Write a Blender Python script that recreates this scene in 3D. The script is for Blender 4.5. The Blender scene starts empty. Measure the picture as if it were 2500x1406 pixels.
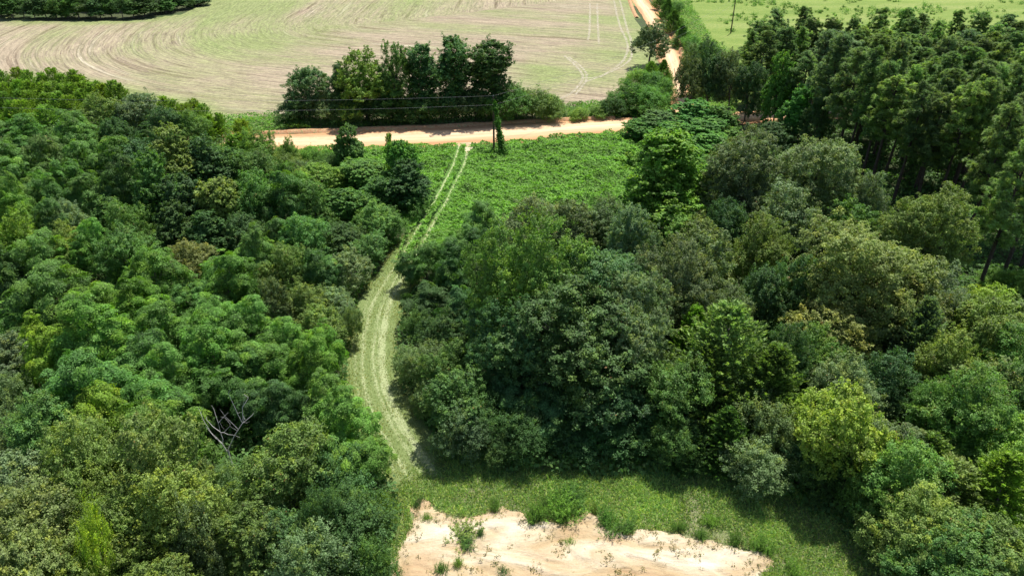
import bpy, math, random
import numpy as np
from mathutils import Vector
from mathutils.geometry import tessellate_polygon

# ------------------------------------------------------------------ camera, sky, sun, exposure
sc = bpy.context.scene
COL = sc.collection
CAM_H, PITCH, FPX = 40.0, math.radians(30.0), 1800.0
cam_d = bpy.data.cameras.new("camera")
cam_d.sensor_width = 36.0
cam_d.lens = FPX / 2500.0 * 36.0
cam_d.clip_start = 0.5
cam_d.clip_end = 3000.0
cam = bpy.data.objects.new("camera", cam_d)
COL.objects.link(cam)
cam.location = (0, 0, CAM_H)
cam.rotation_euler = (math.radians(90) - PITCH, 0, 0)
sc.camera = cam

SUN_EL = math.radians(65)
SUN_AZ = math.radians(27)          # from +Y towards +X
w = bpy.data.worlds.new("World")
sc.world = w
w.use_nodes = True
nt = w.node_tree
sky = nt.nodes.new("ShaderNodeTexSky")
sky.sky_type = 'NISHITA'
sky.sun_disc = False
sky.sun_elevation = SUN_EL
sky.sun_rotation = SUN_AZ
sky.air_density = 1.0
sky.dust_density = 1.5
bg = nt.nodes["Background"]
bg.inputs[1].default_value = 0.10
nt.links.new(sky.outputs[0], bg.inputs[0])

sun_d = bpy.data.lights.new("sun", 'SUN')
sun_d.energy = 4.6
sun_d.angle = math.radians(0.5)
sun_d.color = (1.0, 0.965, 0.90)
sun = bpy.data.objects.new("sun", sun_d)
COL.objects.link(sun)
sd = Vector((math.sin(SUN_AZ) * math.cos(SUN_EL), math.cos(SUN_AZ) * math.cos(SUN_EL), math.sin(SUN_EL)))
sun.rotation_euler = sd.to_track_quat('Z', 'Y').to_euler()
sun.location = sd * 200

sc.view_settings.view_transform = 'Standard'
sc.view_settings.look = 'None'
sc.view_settings.gamma = 1.0
sc.view_settings.use_curve_mapping = False
sc.view_settings.exposure = 0.55
sc.cycles.max_bounces = 6
sc.cycles.diffuse_bounces = 3
sc.cycles.transmission_bounces = 3
sc.cycles.transparent_max_bounces = 4
sc.cycles.use_adaptive_sampling = True

# ------------------------------------------------------------------ helpers
rnd = random.Random(7)
RNG = np.random.default_rng(11)
CP, SP = math.cos(PITCH), math.sin(PITCH)


def ray(px, py):
    u, v = (px - 1250.0) / FPX, (703.0 - py) / FPX
    return np.array((u, CP + v * SP, -SP + v * CP))


def at(px, py, z=0.0):
    d = ray(px, py)
    t = (CAM_H - z) / -d[2]
    return np.array((d[0] * t, d[1] * t)), t


def g(px, py):
    p, _ = at(px, py)
    return (float(p[0]), float(p[1]))


def tag(o, label=None, cat=None, group=None, kind=None):
    if label: o["label"] = label
    if cat: o["category"] = cat
    if group: o["group"] = group
    if kind: o["kind"] = kind
    return o


def link(name, me, parent=None):
    o = bpy.data.objects.new(name, me)
    COL.objects.link(o)
    o.parent = parent
    return o


def mesh_np(name, V, F, mat=None, tint=None, smooth=False, extra=None):
    me = bpy.data.meshes.new(name)
    V = np.asarray(V, dtype=np.float32)
    F = np.asarray(F, dtype=np.int32)
    k = F.shape[1]
    me.vertices.add(len(V))
    me.vertices.foreach_set("co", V.ravel())
    me.loops.add(F.size)
    me.loops.foreach_set("vertex_index", F.ravel())
    me.polygons.add(len(F))
    me.polygons.foreach_set("loop_start", np.arange(0, F.size, k, dtype=np.int32))
    if smooth:
        me.polygons.foreach_set("use_smooth", np.ones(len(F), dtype=bool))
    if tint is not None:
        a = me.attributes.new("tint", 'FLOAT_COLOR', 'POINT')
        c = np.ones((len(V), 4), dtype=np.float32)
        c[:, :3] = tint
        a.data.foreach_set("color", c.ravel())
    for nm, arr in (extra or {}).items():
        a = me.attributes.new(nm, 'FLOAT', 'POINT')
        a.data.foreach_set("value", np.asarray(arr, dtype=np.float32))
    me.update(calc_edges=True)
    if mat: me.materials.append(mat)
    return me


def lattice(ix, iy, seed):
    h = (ix.astype(np.int64) * 374761393 + iy.astype(np.int64) * 668265263 + seed * 974634777) & 0xFFFFFFFF
    h = ((h ^ (h >> 13)) * 1274126177) & 0xFFFFFFFF
    h = h ^ (h >> 16)
    return (h & 0xFFFFFF) / float(0xFFFFFF)


def vnoise(x, y, seed=0):
    x = np.asarray(x, dtype=float); y = np.asarray(y, dtype=float)
    ix, iy = np.floor(x), np.floor(y)
    fx, fy = x - ix, y - iy
    fx = fx * fx * (3 - 2 * fx); fy = fy * fy * (3 - 2 * fy)
    a = lattice(ix, iy, seed); b = lattice(ix + 1, iy, seed)
    c = lattice(ix, iy + 1, seed); d = lattice(ix + 1, iy + 1, seed)
    return (a * (1 - fx) + b * fx) * (1 - fy) + (c * (1 - fx) + d * fx) * fy


def fbm(x, y, seed=0, o=3):
    s, a, t = 0, 1.0, 0
    for k in range(o):
        s = s + a * vnoise(x * 2 ** k, y * 2 ** k, seed + k); t += a; a *= .5
    return s / t


# ------------------------------------------------------------------ materials
def nodes(name):
    m = bpy.data.materials.new(name)
    m.use_nodes = True
    t = m.node_tree
    t.nodes.clear()
    out = t.nodes.new("ShaderNodeOutputMaterial")
    return m, t, out


def N(t, kind, **kw):
    n = t.nodes.new(kind)
    for k, v in kw.items():
        if k.startswith("i_"):
            key = k[2:]
            n.inputs[int(key) if key.isdigit() else key].default_value = v
        else:
            setattr(n, k, v)
    return n


def ramp(t, src, stops, interp='LINEAR'):
    r = t.nodes.new("ShaderNodeValToRGB")
    r.color_ramp.interpolation = interp
    e = r.color_ramp.elements
    e[0].position, e[0].color = stops[0][0], (*stops[0][1], 1)
    e[1].position, e[1].color = stops[-1][0], (*stops[-1][1], 1)
    for p, c in stops[1:-1]:
        q = e.new(p); q.color = (*c, 1)
    t.links.new(src, r.inputs[0])
    return r.outputs[0]


def gray(v): return (v, v, v)


def mixc(t, fac, a, b, mode='MIX'):
    m = t.nodes.new("ShaderNodeMix")
    m.data_type = 'RGBA'; m.blend_type = mode
    for sock, v in ((m.inputs[0], fac), (m.inputs[6], a), (m.inputs[7], b)):
        if hasattr(v, "is_output"): t.links.new(v, sock)
        elif isinstance(v, (int, float)): sock.default_value = v
        else: sock.default_value = (*v, 1)
    return m.outputs[2]


def noise(t, vec, scale, detail=4, rough=.6, dist=0.0):
    n = N(t, "ShaderNodeTexNoise", i_Scale=scale, i_Detail=detail, i_Roughness=rough, i_Distortion=dist)
    if vec is not None: t.links.new(vec, n.inputs["Vector"])
    return n.outputs["Fac"]


def mathn(t, op, a, b=0.0, c=None):
    m = t.nodes.new("ShaderNodeMath"); m.operation = op
    for i, v in enumerate((a, b) if c is None else (a, b, c)):
        if hasattr(v, "is_output"): t.links.new(v, m.inputs[i])
        else: m.inputs[i].default_value = v
    return m.outputs[0]


def pos(t): return t.nodes.new("ShaderNodeNewGeometry").outputs["Position"]


def attr(t, name, out="Fac"):
    a = t.nodes.new("ShaderNodeAttribute"); a.attribute_name = name
    return a.outputs[out]


def comb(t, x, y, z=0.0):
    c = t.nodes.new("ShaderNodeCombineXYZ")
    for i, v in enumerate((x, y, z)):
        if hasattr(v, "is_output"): t.links.new(v, c.inputs[i])
        else: c.inputs[i].default_value = v
    return c.outputs[0]


def finish(t, out, col, rough=.9, bump=None, strength=.5, dist=.1, spec=.3):
    b = N(t, "ShaderNodeBsdfPrincipled")
    b.inputs["Roughness"].default_value = rough
    b.inputs["Specular IOR Level"].default_value = spec
    if hasattr(col, "is_output"): t.links.new(col, b.inputs["Base Color"])
    else: b.inputs["Base Color"].default_value = (*col, 1)
    if bump is not None:
        bn = N(t, "ShaderNodeBump", i_Strength=strength, i_Distance=dist)
        t.links.new(bump, bn.inputs["Height"]); t.links.new(bn.outputs[0], b.inputs["Normal"])
    t.links.new(b.outputs[0], out.inputs[0])
    return b


def leaf_material(name, rough=.45, trans=.28, spec=.5, warm=(1.5, 1.25, .55), dead=.012):
    m, t, out = nodes(name)
    oi = t.nodes.new("ShaderNodeObjectInfo")
    sep = N(t, "ShaderNodeSeparateColor"); t.links.new(attr(t, "tint", "Color"), sep.inputs[0])
    r, gg, bb = sep.outputs
    val = mathn(t, 'ADD', mathn(t, 'MULTIPLY', r, .85), mathn(t, 'MULTIPLY', gg, .75))
    val = mathn(t, 'ADD', val, .24)
    c = mixc(t, 1.0, oi.outputs["Color"], comb(t, val, val, val), 'MULTIPLY')
    wm = mixc(t, 1.0, c, warm, 'MULTIPLY')
    c = mixc(t, mathn(t, 'MULTIPLY', bb, .8), c, wm)
    if dead:
        c = mixc(t, mathn(t, 'LESS_THAN', r, dead), c, (.30, .17, .06))
    b = N(t, "ShaderNodeBsdfPrincipled")
    b.inputs["Roughness"].default_value = rough
    b.inputs["Specular IOR Level"].default_value = spec
    t.links.new(c, b.inputs["Base Color"])
    tr = t.nodes.new("ShaderNodeBsdfTranslucent")
    t.links.new(mixc(t, 1.0, c, (1.5, 1.7, .7), 'MULTIPLY'), tr.inputs[0])
    mx = N(t, "ShaderNodeMixShader", i_0=trans)
    t.links.new(b.outputs[0], mx.inputs[1]); t.links.new(tr.outputs[0], mx.inputs[2])
    t.links.new(mx.outputs[0], out.inputs[0])
    return m


M = {}
M['leaf'] = leaf_material("broad_leaves", rough=.62, trans=.34, spec=.22, dead=0)
M['gloss'] = leaf_material("glossy_leaves", rough=.6, trans=.28, spec=.3, dead=.003)
M['needle'] = leaf_material("needles", rough=.62, trans=.32, spec=.22, dead=0)
M['grassblade'] = leaf_material("grass_blades", rough=.6, trans=.3, spec=.3, warm=(2.6, 1.7, 1.6), dead=0)


def bark(name, a, b):
    m, t, out = nodes(name)
    n = noise(t, pos(t), 3.0, 6, .7)
    finish(t, out, ramp(t, n, [(.3, a), (.7, b)]), .9, n, .6, .05)
    return m


M['bark'] = bark("bark", (.06, .05, .04), (.22, .19, .16))
M['pinebark'] = bark("pine_bark", (.03, .022, .018), (.10, .07, .055))
M['deadwood'] = bark("bleached_wood", (.50, .47, .44), (.78, .75, .72))
M['polewood'] = bark("pole_wood", (.05, .035, .028), (.13, .09, .07))


def ground_material():
    m, t, out = nodes("woodland_floor")
    p = pos(t)
    a = noise(t, p, .08, 5, .6); b = noise(t, p, 1.6, 8, .75)
    c = ramp(t, b, [(.3, (.03, .035, .015)), (.5, (.055, .075, .025)), (.7, (.12, .10, .06))])
    c = mixc(t, ramp(t, a, [(.45, gray(0)), (.62, gray(1))]), c, (.05, .09, .022))
    finish(t, out, c, .95, b, .8, .3)
    return m


def field_material():
    m, t, out = nodes("stubble")
    p = pos(t); row = attr(t, "row"); al = attr(t, "along"); gr = attr(t, "green")
    n1 = noise(t, comb(t, mathn(t, 'MULTIPLY', row, .42), mathn(t, 'MULTIPLY', al, .018)), 1.0, 5, .72)
    n2 = noise(t, comb(t, mathn(t, 'MULTIPLY', row, .075), mathn(t, 'MULTIPLY', al, .010), 3.3), 1.0, 3, .6)
    n3 = noise(t, comb(t, mathn(t, 'MULTIPLY', row, 1.7), mathn(t, 'MULTIPLY', al, .22), 9.1), 1.0, 6, .8)
    n4 = noise(t, p, 1.3, 8, .85)
    n5 = noise(t, p, .045, 5, .65)
    c = ramp(t, n1, [(.34, (.14, .10, .06)), (.42, (.25, .195, .13)), (.50, (.37, .30, .205)), (.57, (.22, .19, .11)), (.68, (.47, .40, .29))])
    gmask = mathn(t, 'ADD', mathn(t, 'MULTIPLY', n2, .9), mathn(t, 'MULTIPLY', n3, .55))
    gmask = mathn(t, 'ADD', gmask, mathn(t, 'MULTIPLY', n5, .55))
    gmask = mathn(t, 'ADD', gmask, mathn(t, 'MULTIPLY', n4, .25))
    gmask = mathn(t, 'ADD', gmask, mathn(t, 'MULTIPLY', gr, .62))
    gm = ramp(t, mathn(t, 'MULTIPLY', gmask, .5), [(.585, gray(0)), (.80, gray(.75))])
    green = ramp(t, n4, [(.3, (.13, .19, .045)), (.7, (.25, .31, .095))])
    c = mixc(t, gm, c, green)
    fine = ramp(t, n3, [(.33, gray(.55)), (.5, gray(1.0)), (.66, gray(1.35))])
    c = mixc(t, 1.0, c, fine, 'MULTIPLY')
    sp = ramp(t, n4, [(.38, gray(.60)), (.56, gray(1.12))])
    c = mixc(t, .8, c, sp, 'MULTIPLY')
    finish(t, out, c, .95, n3, .5, .25)
    return m


def pasture_material():
    m, t, out = nodes("pasture_grass")
    p = pos(t)
    mp = N(t, "ShaderNodeMapping"); mp.inputs["Scale"].default_value = (.35, 1, 1); t.links.new(p, mp.inputs[0])
    a = noise(t, mp.outputs[0], .09, 5, .65); b = noise(t, p, 1.1, 8, .8)
    c = ramp(t, a, [(.3, (.13, .19, .03)), (.5, (.20, .26, .05)), (.7, (.29, .31, .10))])
    c = mixc(t, ramp(t, b, [(.40, gray(.55)), (.56, gray(0))]), c, (.09, .19, .03))
    c = mixc(t, ramp(t, b, [(.60, gray(0)), (.8, gray(.4))]), c, (.40, .42, .2))
    finish(t, out, c, .95, b, .7, .4)
    return m


def clearing_material():
    m, t, out = nodes("rough_grass")
    p = pos(t)
    a = noise(t, p, .22, 5, .6); b = noise(t, p, 4.5, 8, .8)
    c = ramp(t, b, [(.32, (.11, .14, .05)), (.5, (.22, .23, .11)), (.66, (.38, .34, .22))])
    c = mixc(t, ramp(t, a, [(.42, gray(0)), (.6, gray(.5))]), c, (.13, .17, .05))
    finish(t, out, c, .95, b, .8, .15)
    return m


def sand_material():
    m, t, out = nodes("bare_clay_and_sand")
    p = pos(t)
    mp = N(t, "ShaderNodeMapping"); mp.inputs["Scale"].default_value = (.35, 1.1, 1); mp.inputs["Rotation"].default_value = (0, 0, .25)
    t.links.new(p, mp.inputs[0])
    a = noise(t, mp.outputs[0], .42, 6, .62, .6); b = noise(t, p, 5, 8, .75); d = noise(t, p, .25, 4, .6)
    c = ramp(t, a, [(.30, (.36, .24, .13)), (.42, (.44, .33, .19)), (.50, (.50, .40, .26)), (.56, (.56, .47, .33)), (.66, (.65, .57, .44))])
    c = mixc(t, ramp(t, d, [(.52, gray(0)), (.68, gray(.5))]), c, (.50, .34, .21))
    c = mixc(t, .6, c, ramp(t, b, [(.3, gray(.72)), (.5, gray(1)), (.7, gray(1.12))]), 'MULTIPLY')
    ex = ramp(t, noise(t, p, 12, 4, .7), [(.66, gray(0)), (.70, gray(.7))])
    c = mixc(t, ex, c, (.24, .18, .10))
    hh = mathn(t, 'ADD', mathn(t, 'MULTIPLY', a, 3.0), mathn(t, 'MULTIPLY', b, .35))
    finish(t, out, c, .95, hh, .7, .22)
    return m


def road_material():
    m, t, out = nodes("dirt_road_surface")
    p = pos(t); ac = attr(t, "across"); al = attr(t, "along")
    st = noise(t, comb(t, mathn(t, 'MULTIPLY', ac, 5.0), mathn(t, 'MULTIPLY', al, .05)), 1.0, 6, .7)
    b = noise(t, p, 1.2, 7, .7)
    aa = mathn(t, 'ABSOLUTE', mathn(t, 'ADD', mathn(t, 'ADD', ac, .12), mathn(t, 'MULTIPLY', mathn(t, 'SUBTRACT', b, .5), .4)))
    c = ramp(t, aa, [(.0, (.68, .48, .30)), (.35, (.64, .43, .25)), (.62, (.54, .31, .16)), (.9, (.46, .24, .11))])
    c = mixc(t, .75, c, ramp(t, st, [(.36, gray(.62)), (.5, gray(1)), (.62, gray(1.25))]), 'MULTIPLY')
    c = mixc(t, .5, c, ramp(t, b, [(.3, gray(.8)), (.6, gray(1.1))]), 'MULTIPLY')
    finish(t, out, c, .95, st, .5, .12)
    return m


def bank_material():
    m, t, out = nodes("red_clay")
    b = noise(t, pos(t), 2.2, 7, .75)
    c = ramp(t, b, [(.3, (.30, .14, .07)), (.45, (.46, .23, .11)), (.55, (.55, .34, .19)), (.62, (.20, .24, .08))])
    finish(t, out, c, .95, b, .8, .2)
    return m


def track_material():
    """mown grass lane with two paler wheel lines of flattened straw"""
    m, t, out = nodes("grass_lane")
    p = pos(t); ac = attr(t, "across"); al = attr(t, "along"); wf = attr(t, "wheel")
    st = noise(t, comb(t, mathn(t, 'MULTIPLY', ac, 4.5), mathn(t, 'MULTIPLY', al, .35)), 1.0, 7, .75)
    b = noise(t, p, 5.5, 8, .8)
    base = ramp(t, b, [(.3, (.10, .14, .04)), (.5, (.165, .22, .07)), (.68, (.26, .30, .12))])
    far = ramp(t, b, [(.3, (.06, .13, .025)), (.5, (.10, .20, .04)), (.68, (.16, .26, .06))])
    base = mixc(t, attr(t, "lush"), base, far)
    k = mathn(t, 'ADD', wf, mathn(t, 'MULTIPLY', mathn(t, 'SUBTRACT', st, .5), 2.2))
    k = mathn(t, 'ADD', k, mathn(t, 'MULTIPLY', mathn(t, 'SUBTRACT', b, .5), 2.2))
    straw = ramp(t, b, [(.3, (.28, .34, .145)), (.6, (.44, .47, .26))])
    c = mixc(t, ramp(t, k, [(.35, gray(0)), (1.1, gray(.8))]), base, straw)
    finish(t, out, c, .95, mathn(t, 'ADD', st, b), .7, .12)
    return m


def wire_material():
    m, t, out = nodes("aluminium_wire")
    n = noise(t, pos(t), .6, 2)
    b = finish(t, out, ramp(t, n, [(.3, (.20, .20, .21)), (.7, (.30, .30, .31))]), .5)
    return m


def faint_track_material():
    m, t, out = nodes("pale_wheel_marks")
    p = pos(t)
    b = noise(t, p, 1.1, 7, .8)
    bs = N(t, "ShaderNodeBsdfDiffuse")
    t.links.new(ramp(t, b, [(.3, (.42, .37, .26)), (.7, (.68, .62, .50))]), bs.inputs[0])
    tr = t.nodes.new("ShaderNodeBsdfTransparent")
    mx = t.nodes.new("ShaderNodeMixShader")
    t.links.new(ramp(t, b, [(.36, gray(0)), (.62, gray(.7))]), mx.inputs[0])
    t.links.new(tr.outputs[0], mx.inputs[1]); t.links.new(bs.outputs[0], mx.inputs[2])
    t.links.new(mx.outputs[0], out.inputs[0])
    return m


M['ground'] = ground_material(); M['field'] = field_material(); M['pasture'] = pasture_material()
M['clearing'] = clearing_material(); M['sand'] = sand_material(); M['road'] = road_material()
M['bank'] = bank_material(); M['track'] = track_material(); M['wire'] = wire_material(); M['faint'] = faint_track_material()


# ------------------------------------------------------------------ ground sheets
def densify(pts, step, jit, seed):
    out, s = [], 0.0
    n = len(pts)
    for i in range(n):
        a, b = np.array(pts[i]), np.array(pts[(i + 1) % n])
        L = np.linalg.norm(b - a)
        k = max(1, min(400, int(L / step)))
        nrm = np.array((b[1] - a[1], a[0] - b[0])) / max(L, 1e-6)
        for j in range(k):
            q = a + (b - a) * j / k
            s += L / k
            o = (fbm(np.array([s / (step * 4)]), np.array([seed * 3.3]), seed, 4)[0] - .5) * 2 * jit
            out.append(tuple(q + nrm * o))
    return out


def sheet(name, pts, z, mat, step=.5, jit=.3, seed=1):
    P = densify(pts, step, jit, seed)
    tris = tessellate_polygon([[Vector((x, y, 0)) for x, y in P]])
    me = mesh_np(name, [(x, y, z) for x, y in P], [tuple(f) for f in tris], mat)
    me.validate()
    fl = [p for p in me.polygons if p.normal.z < 0]
    if len(fl) > len(me.polygons) / 2:
        me.flip_normals()
    o = link(name, me)
    return tag(o, kind='structure')


def resample(pts, step):
    P = np.array(pts, dtype=float)
    # Catmull-Rom
    out = []
    n = len(P)
    for i in range(n - 1):
        p0, p1, p2, p3 = P[max(i - 1, 0)], P[i], P[i + 1], P[min(i + 2, n - 1)]
        k = max(2, int(np.linalg.norm(p2 - p1) / step))
        for j in range(k):
            t = j / k
            out.append(.5 * ((2 * p1) + (-p0 + p2) * t + (2 * p0 - 5 * p1 + 4 * p2 - p3) * t * t + (-p0 + 3 * p1 - 3 * p2 + p3) * t ** 3))
    out.append(P[-1])
    return np.array(out)


def strip(name, centre, width, z, mat, nx=12, step=1.0, jit=.2, seed=1, zfun=None, extra=None):
    """ribbon along a centreline; width may vary: centre rows are (x, y, w)"""
    C = resample([(c[0], c[1], (c[2] if len(c) > 2 else width)) for c in centre], step)
    T = np.gradient(C[:, :2], axis=0); T /= np.linalg.norm(T, axis=1)[:, None]
    Nn = np.stack([T[:, 1], -T[:, 0]], 1)
    s = np.concatenate([[0], np.cumsum(np.linalg.norm(np.diff(C[:, :2], axis=0), axis=1))])
    V, ac, al = [], [], []
    for i in range(len(C)):
        jl = (fbm(np.array([s[i] / 1.5]), np.array([seed]), seed, 4)[0] - .5) * 2 * jit
        jr = (fbm(np.array([s[i] / 1.5]), np.array([seed + 9.5]), seed, 4)[0] - .5) * 2 * jit
        for j in range(nx + 1):
            a = j / nx * 2 - 1
            off = a * C[i, 2] / 2 + (jl if j == 0 else 0) + (jr if j == nx else 0)
            q = C[i, :2] + Nn[i] * off
            V.append((q[0], q[1], z + (zfun(a, s[i]) if zfun else 0))); ac.append(a * C[i, 2] / 2 if extra else a); al.append(s[i])
    F = [(i * (nx + 1) + j, i * (nx + 1) + j + 1, (i + 1) * (nx + 1) + j + 1, (i + 1) * (nx + 1) + j) for i in range(len(C) - 1) for j in range(nx)]
    ex = {"across": ac, "along": al}
    if extra: ex.update(extra(np.array(V), np.array(ac), np.array(al)))
    me = mesh_np(name, V, F, mat, extra=ex, smooth=True)
    if me.polygons[0].normal.z < 0: me.flip_normals()
    return link(name, me)


def inside(P, poly):
    poly = np.array(poly); x, y = P[:, 0], P[:, 1]
    r = np.zeros(len(P), bool); n = len(poly); j = n - 1
    for i in range(n):
        xi, yi = poly[i]; xj, yj = poly[j]
        c = ((yi > y) != (yj > y)) & (x < (xj - xi) * (y - yi) / (yj - yi + 1e-12) + xi)
        r ^= c; j = i
    return r


def dist_poly(P, line, closed=False):
    line = np.array(line); best = np.full(len(P), 1e9); al = np.zeros(len(P)); side = np.zeros(len(P)); acc = 0.0
    m = len(line) if closed else len(line) - 1
    for i in range(m):
        a, b = line[i], line[(i + 1) % len(line)]; d = b - a; L = np.linalg.norm(d)
        t = np.clip(((P - a) @ d) / (L * L), 0, 1)
        q = a + t[:, None] * d; r = np.linalg.norm(P - q, axis=1)
        k = r < best
        best[k] = r[k]; al[k] = acc + t[k] * L
        side[k] = np.sign(d[0] * (P[k, 1] - a[1]) - d[1] * (P[k, 0] - a[0]))
        acc += L
    return best, al, side



# base ground reaching the horizon
me = mesh_np("ground", [(-1500, -200, 0), (1500, -200, 0), (1500, 2500, 0), (-1500, 2500, 0)], [(0, 1, 2, 3)], M['ground'])
tag(link("ground", me), kind='structure')

# stubble field: grid with "row"/"along" coordinates following the windrows
SEED = np.array([g(760, -60), g(640, 10), g(565, 55), g(545, 88), g(600, 118), g(760, 140), g(1050, 165), g(1500, 205), g(1700, 230)])
field_poly_px = [(-700, 200), (0, 190), (250, 225), (420, 262), (540, 325), (700, 322), (1200, 306), (1380, 296), (1500, 293), (1560, 245), (1600, 200),
                 (1590, 150), (1560, 90), (1545, 40), (1538, 0), (1520, -60), (1500, -160), (520, -160), (520, -40), (505, 10), (450, 38), (330, 52), (200, 55), (80, 53), (0, 40), (-700, 0)]


field_poly = [g(*p) for p in field_poly_px]
FP = np.array(densify(field_poly, 3.0, 1.0, 5))
x0, x1, y0, y1 = FP[:, 0].min(), FP[:, 0].max(), FP[:, 1].min(), FP[:, 1].max()
step = 2.0
gx, gy = np.meshgrid(np.arange(max(x0, -260), min(x1, 160), step), np.arange(y0 - 2, min(y1, 470), step))
nxg, nyg = gx.shape[1], gx.shape[0]
GP = np.stack([gx.ravel(), gy.ravel()], 1)
S2 = resample(SEED, 3.0)
rr, aa, ss = dist_poly(GP, S2)
rowc = rr * np.where(ss > 0, 1, -1) + 2.5 * fbm(GP[:, 0] / 40, GP[:, 1] / 40, 3)
de, _, _ = dist_poly(GP, field_poly, True)
green = np.clip(1 - de / 9.0, 0, 1) * .9
# greener swale inside the bend, and top edge
for (cx, cy, rad, k) in ((*g(650, 90), 24, .75), (*g(560, 15), 26, .85), (*g(1330, 190), 9, .9), (*g(1440, 190), 9, .7), (*g(1480, 60), 16, .5), (*g(1000, -20), 60, .4), (*g(100, 90), 14, .35), (*g(1500, 130), 12, .5)):
    green = np.maximum(green, k * np.exp(-((GP[:, 0] - cx) ** 2 + ((GP[:, 1] - cy) / 1.5) ** 2) / (rad * rad)))
inF = inside(GP, FP)
idx = np.arange(len(GP)).reshape(nyg, nxg)
F = np.stack([idx[:-1, :-1], idx[:-1, 1:], idx[1:, 1:], idx[1:, :-1]], -1).reshape(-1, 4)
keep = inF[F].any(axis=1)
F = F[keep]
used = np.unique(F); remap = -np.ones(len(GP), int); remap[used] = np.arange(len(used))
V = np.column_stack([GP[used], np.full(len(used), .02)])
me = mesh_np("stubble_field", V, remap[F], M['field'], extra={"row": rowc[used], "along": aa[used], "green": green[used]})
tag(link("stubble_field", me), kind='structure')

tag(sheet("pasture", [g(*p) for p in [(1640, 300), (1640, 170), (1625, 60), (1600, 0), (1580, -120), (4200, -120), (4200, 200), (2600, 215), (1900, 235)]], .024, M['pasture'], 2, .4, 2), kind='structure')
tag(sheet("grass_clearing", [g(*p) for p in [(975, 1500), (960, 1406), (930, 1290), (975, 1180), (1010, 1060), (1080, 1090), (1200, 1120), (1500, 1110), (1720, 1120), (1900, 1170), (2050, 1230), (2120, 1330), (2260, 1406), (2330, 1500)]], .02, M['clearing'], .4, .5, 3), kind='structure')
bare_px = [(955, 1500), (962, 1400), (975, 1340), (1005, 1290), (995, 1245), (1015, 1215), (1050, 1222), (1075, 1250), (1130, 1262), (1185, 1255), (1240, 1240), (1270, 1246), (1300, 1285), (1330, 1265), (1372, 1285), (1400, 1262), (1440, 1250), (1472, 1252),
           (1485, 1290), (1545, 1310), (1560, 1292), (1640, 1300), (1700, 1312), (1780, 1332), (1830, 1345), (1880, 1350), (1888, 1375), (1870, 1406), (1880, 1500)]
bare_w = [g(*p) for p in bare_px]
BA = np.array(bare_w); st_ = .16
bx, by = np.meshgrid(np.arange(BA[:, 0].min() - 1, BA[:, 0].max() + 1, st_), np.arange(BA[:, 1].min() - 1, BA[:, 1].max() + 1, st_))
BP = np.stack([bx.ravel(), by.ravel()], 1)
bd, _, _ = dist_poly(BP, bare_w, True)
sdf = np.where(inside(BP, bare_w), bd, -bd) + (fbm(BP[:, 0] * 1.3, BP[:, 1] * 1.3, 61, 4) - .5) * 1.3
u_ = BP[:, 0] * .35 + BP[:, 1] * .9; v_ = BP[:, 0] * .9 - BP[:, 1] * .35
gul = 1 - np.abs(fbm(u_ * .9, v_ * .28, 62, 4) * 2 - 1) * 2
hz = .17 * np.clip(gul, 0, 1) ** 3 * -1 + .22 * (fbm(BP[:, 0] * .35, BP[:, 1] * .35, 63, 3) - .35) + .05 * fbm(BP[:, 0] * 2.2, BP[:, 1] * 2.2, 64, 3)
edge = np.clip(sdf / .5, 0, 1)


def bare_h(P):
    u_ = P[:, 0] * .35 + P[:, 1] * .9; v_ = P[:, 0] * .9 - P[:, 1] * .35
    gu = 1 - np.abs(fbm(u_ * .9, v_ * .28, 62, 4) * 2 - 1) * 2
    h = .17 * np.clip(gu, 0, 1) ** 3 * -1 + .22 * (fbm(P[:, 0] * .35, P[:, 1] * .35, 63, 3) - .35) + .05 * fbm(P[:, 0] * 2.2, P[:, 1] * 2.2, 64, 3)
    return np.maximum(0, h + .14)
bz = .036 + np.maximum(0, hz + .14) * edge
idb = np.arange(len(BP)).reshape(bx.shape)
FB = np.stack([idb[:-1, :-1], idb[:-1, 1:], idb[1:, 1:], idb[1:, :-1]], -1).reshape(-1, 4)
FB = FB[(sdf[FB] > 0).sum(axis=1) >= 3]
ub = np.unique(FB); rb = -np.ones(len(BP), int); rb[ub] = np.arange(len(ub))
tag(link("bare_soil", mesh_np("bare_soil", np.column_stack([BP[ub], bz[ub]]), rb[FB], M['sand'], smooth=True)), kind='structure')

# dirt roads
def mid(px, ya, yb):
    a, b = g(px, ya), g(px, yb)
    return ((a[0] + b[0]) / 2, (a[1] + b[1]) / 2, abs(a[1] - b[1]))
road_c = [mid(-500, 320, 350), mid(100, 330, 358), mid(500, 331, 362), mid(740, 327, 371), mid(900, 320, 366), mid(1100, 312, 357), mid(1250, 303, 350), mid(1390, 296, 335), mid(1530, 289, 325),
          mid(1680, 283, 315), mid(1850, 272, 300), mid(2120, 262, 288), mid(2500, 250, 275), mid(3000, 240, 262)]
crown = lambda a, s: .06 * (1 - a * a)
tag(strip("dirt_road", road_c, 9, .036, M['road'], 14, 1.0, .35, 3, crown), kind='structure')


def lane(px1, y1, px2, y2):
    a, b = g(px1, y1), g(px2, y2)
    return ((a[0] + b[0]) / 2, (a[1] + b[1]) / 2, math.hypot(a[0] - b[0], a[1] - b[1]))
road2 = [lane(1640, 305, 1720, 300), lane(1640, 240, 1690, 235), lane(1622, 165, 1674, 160), lane(1606, 112, 1650, 108), lane(1580, 60, 1620, 58), lane(1560, 25, 1600, 22), lane(1544, 0, 1580, -2), lane(1520, -60, 1550, -62)]
tag(strip("side_road", road2, 6, .060, M['road'], 10, 1.0, .3, 6, crown), kind='structure')


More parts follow.
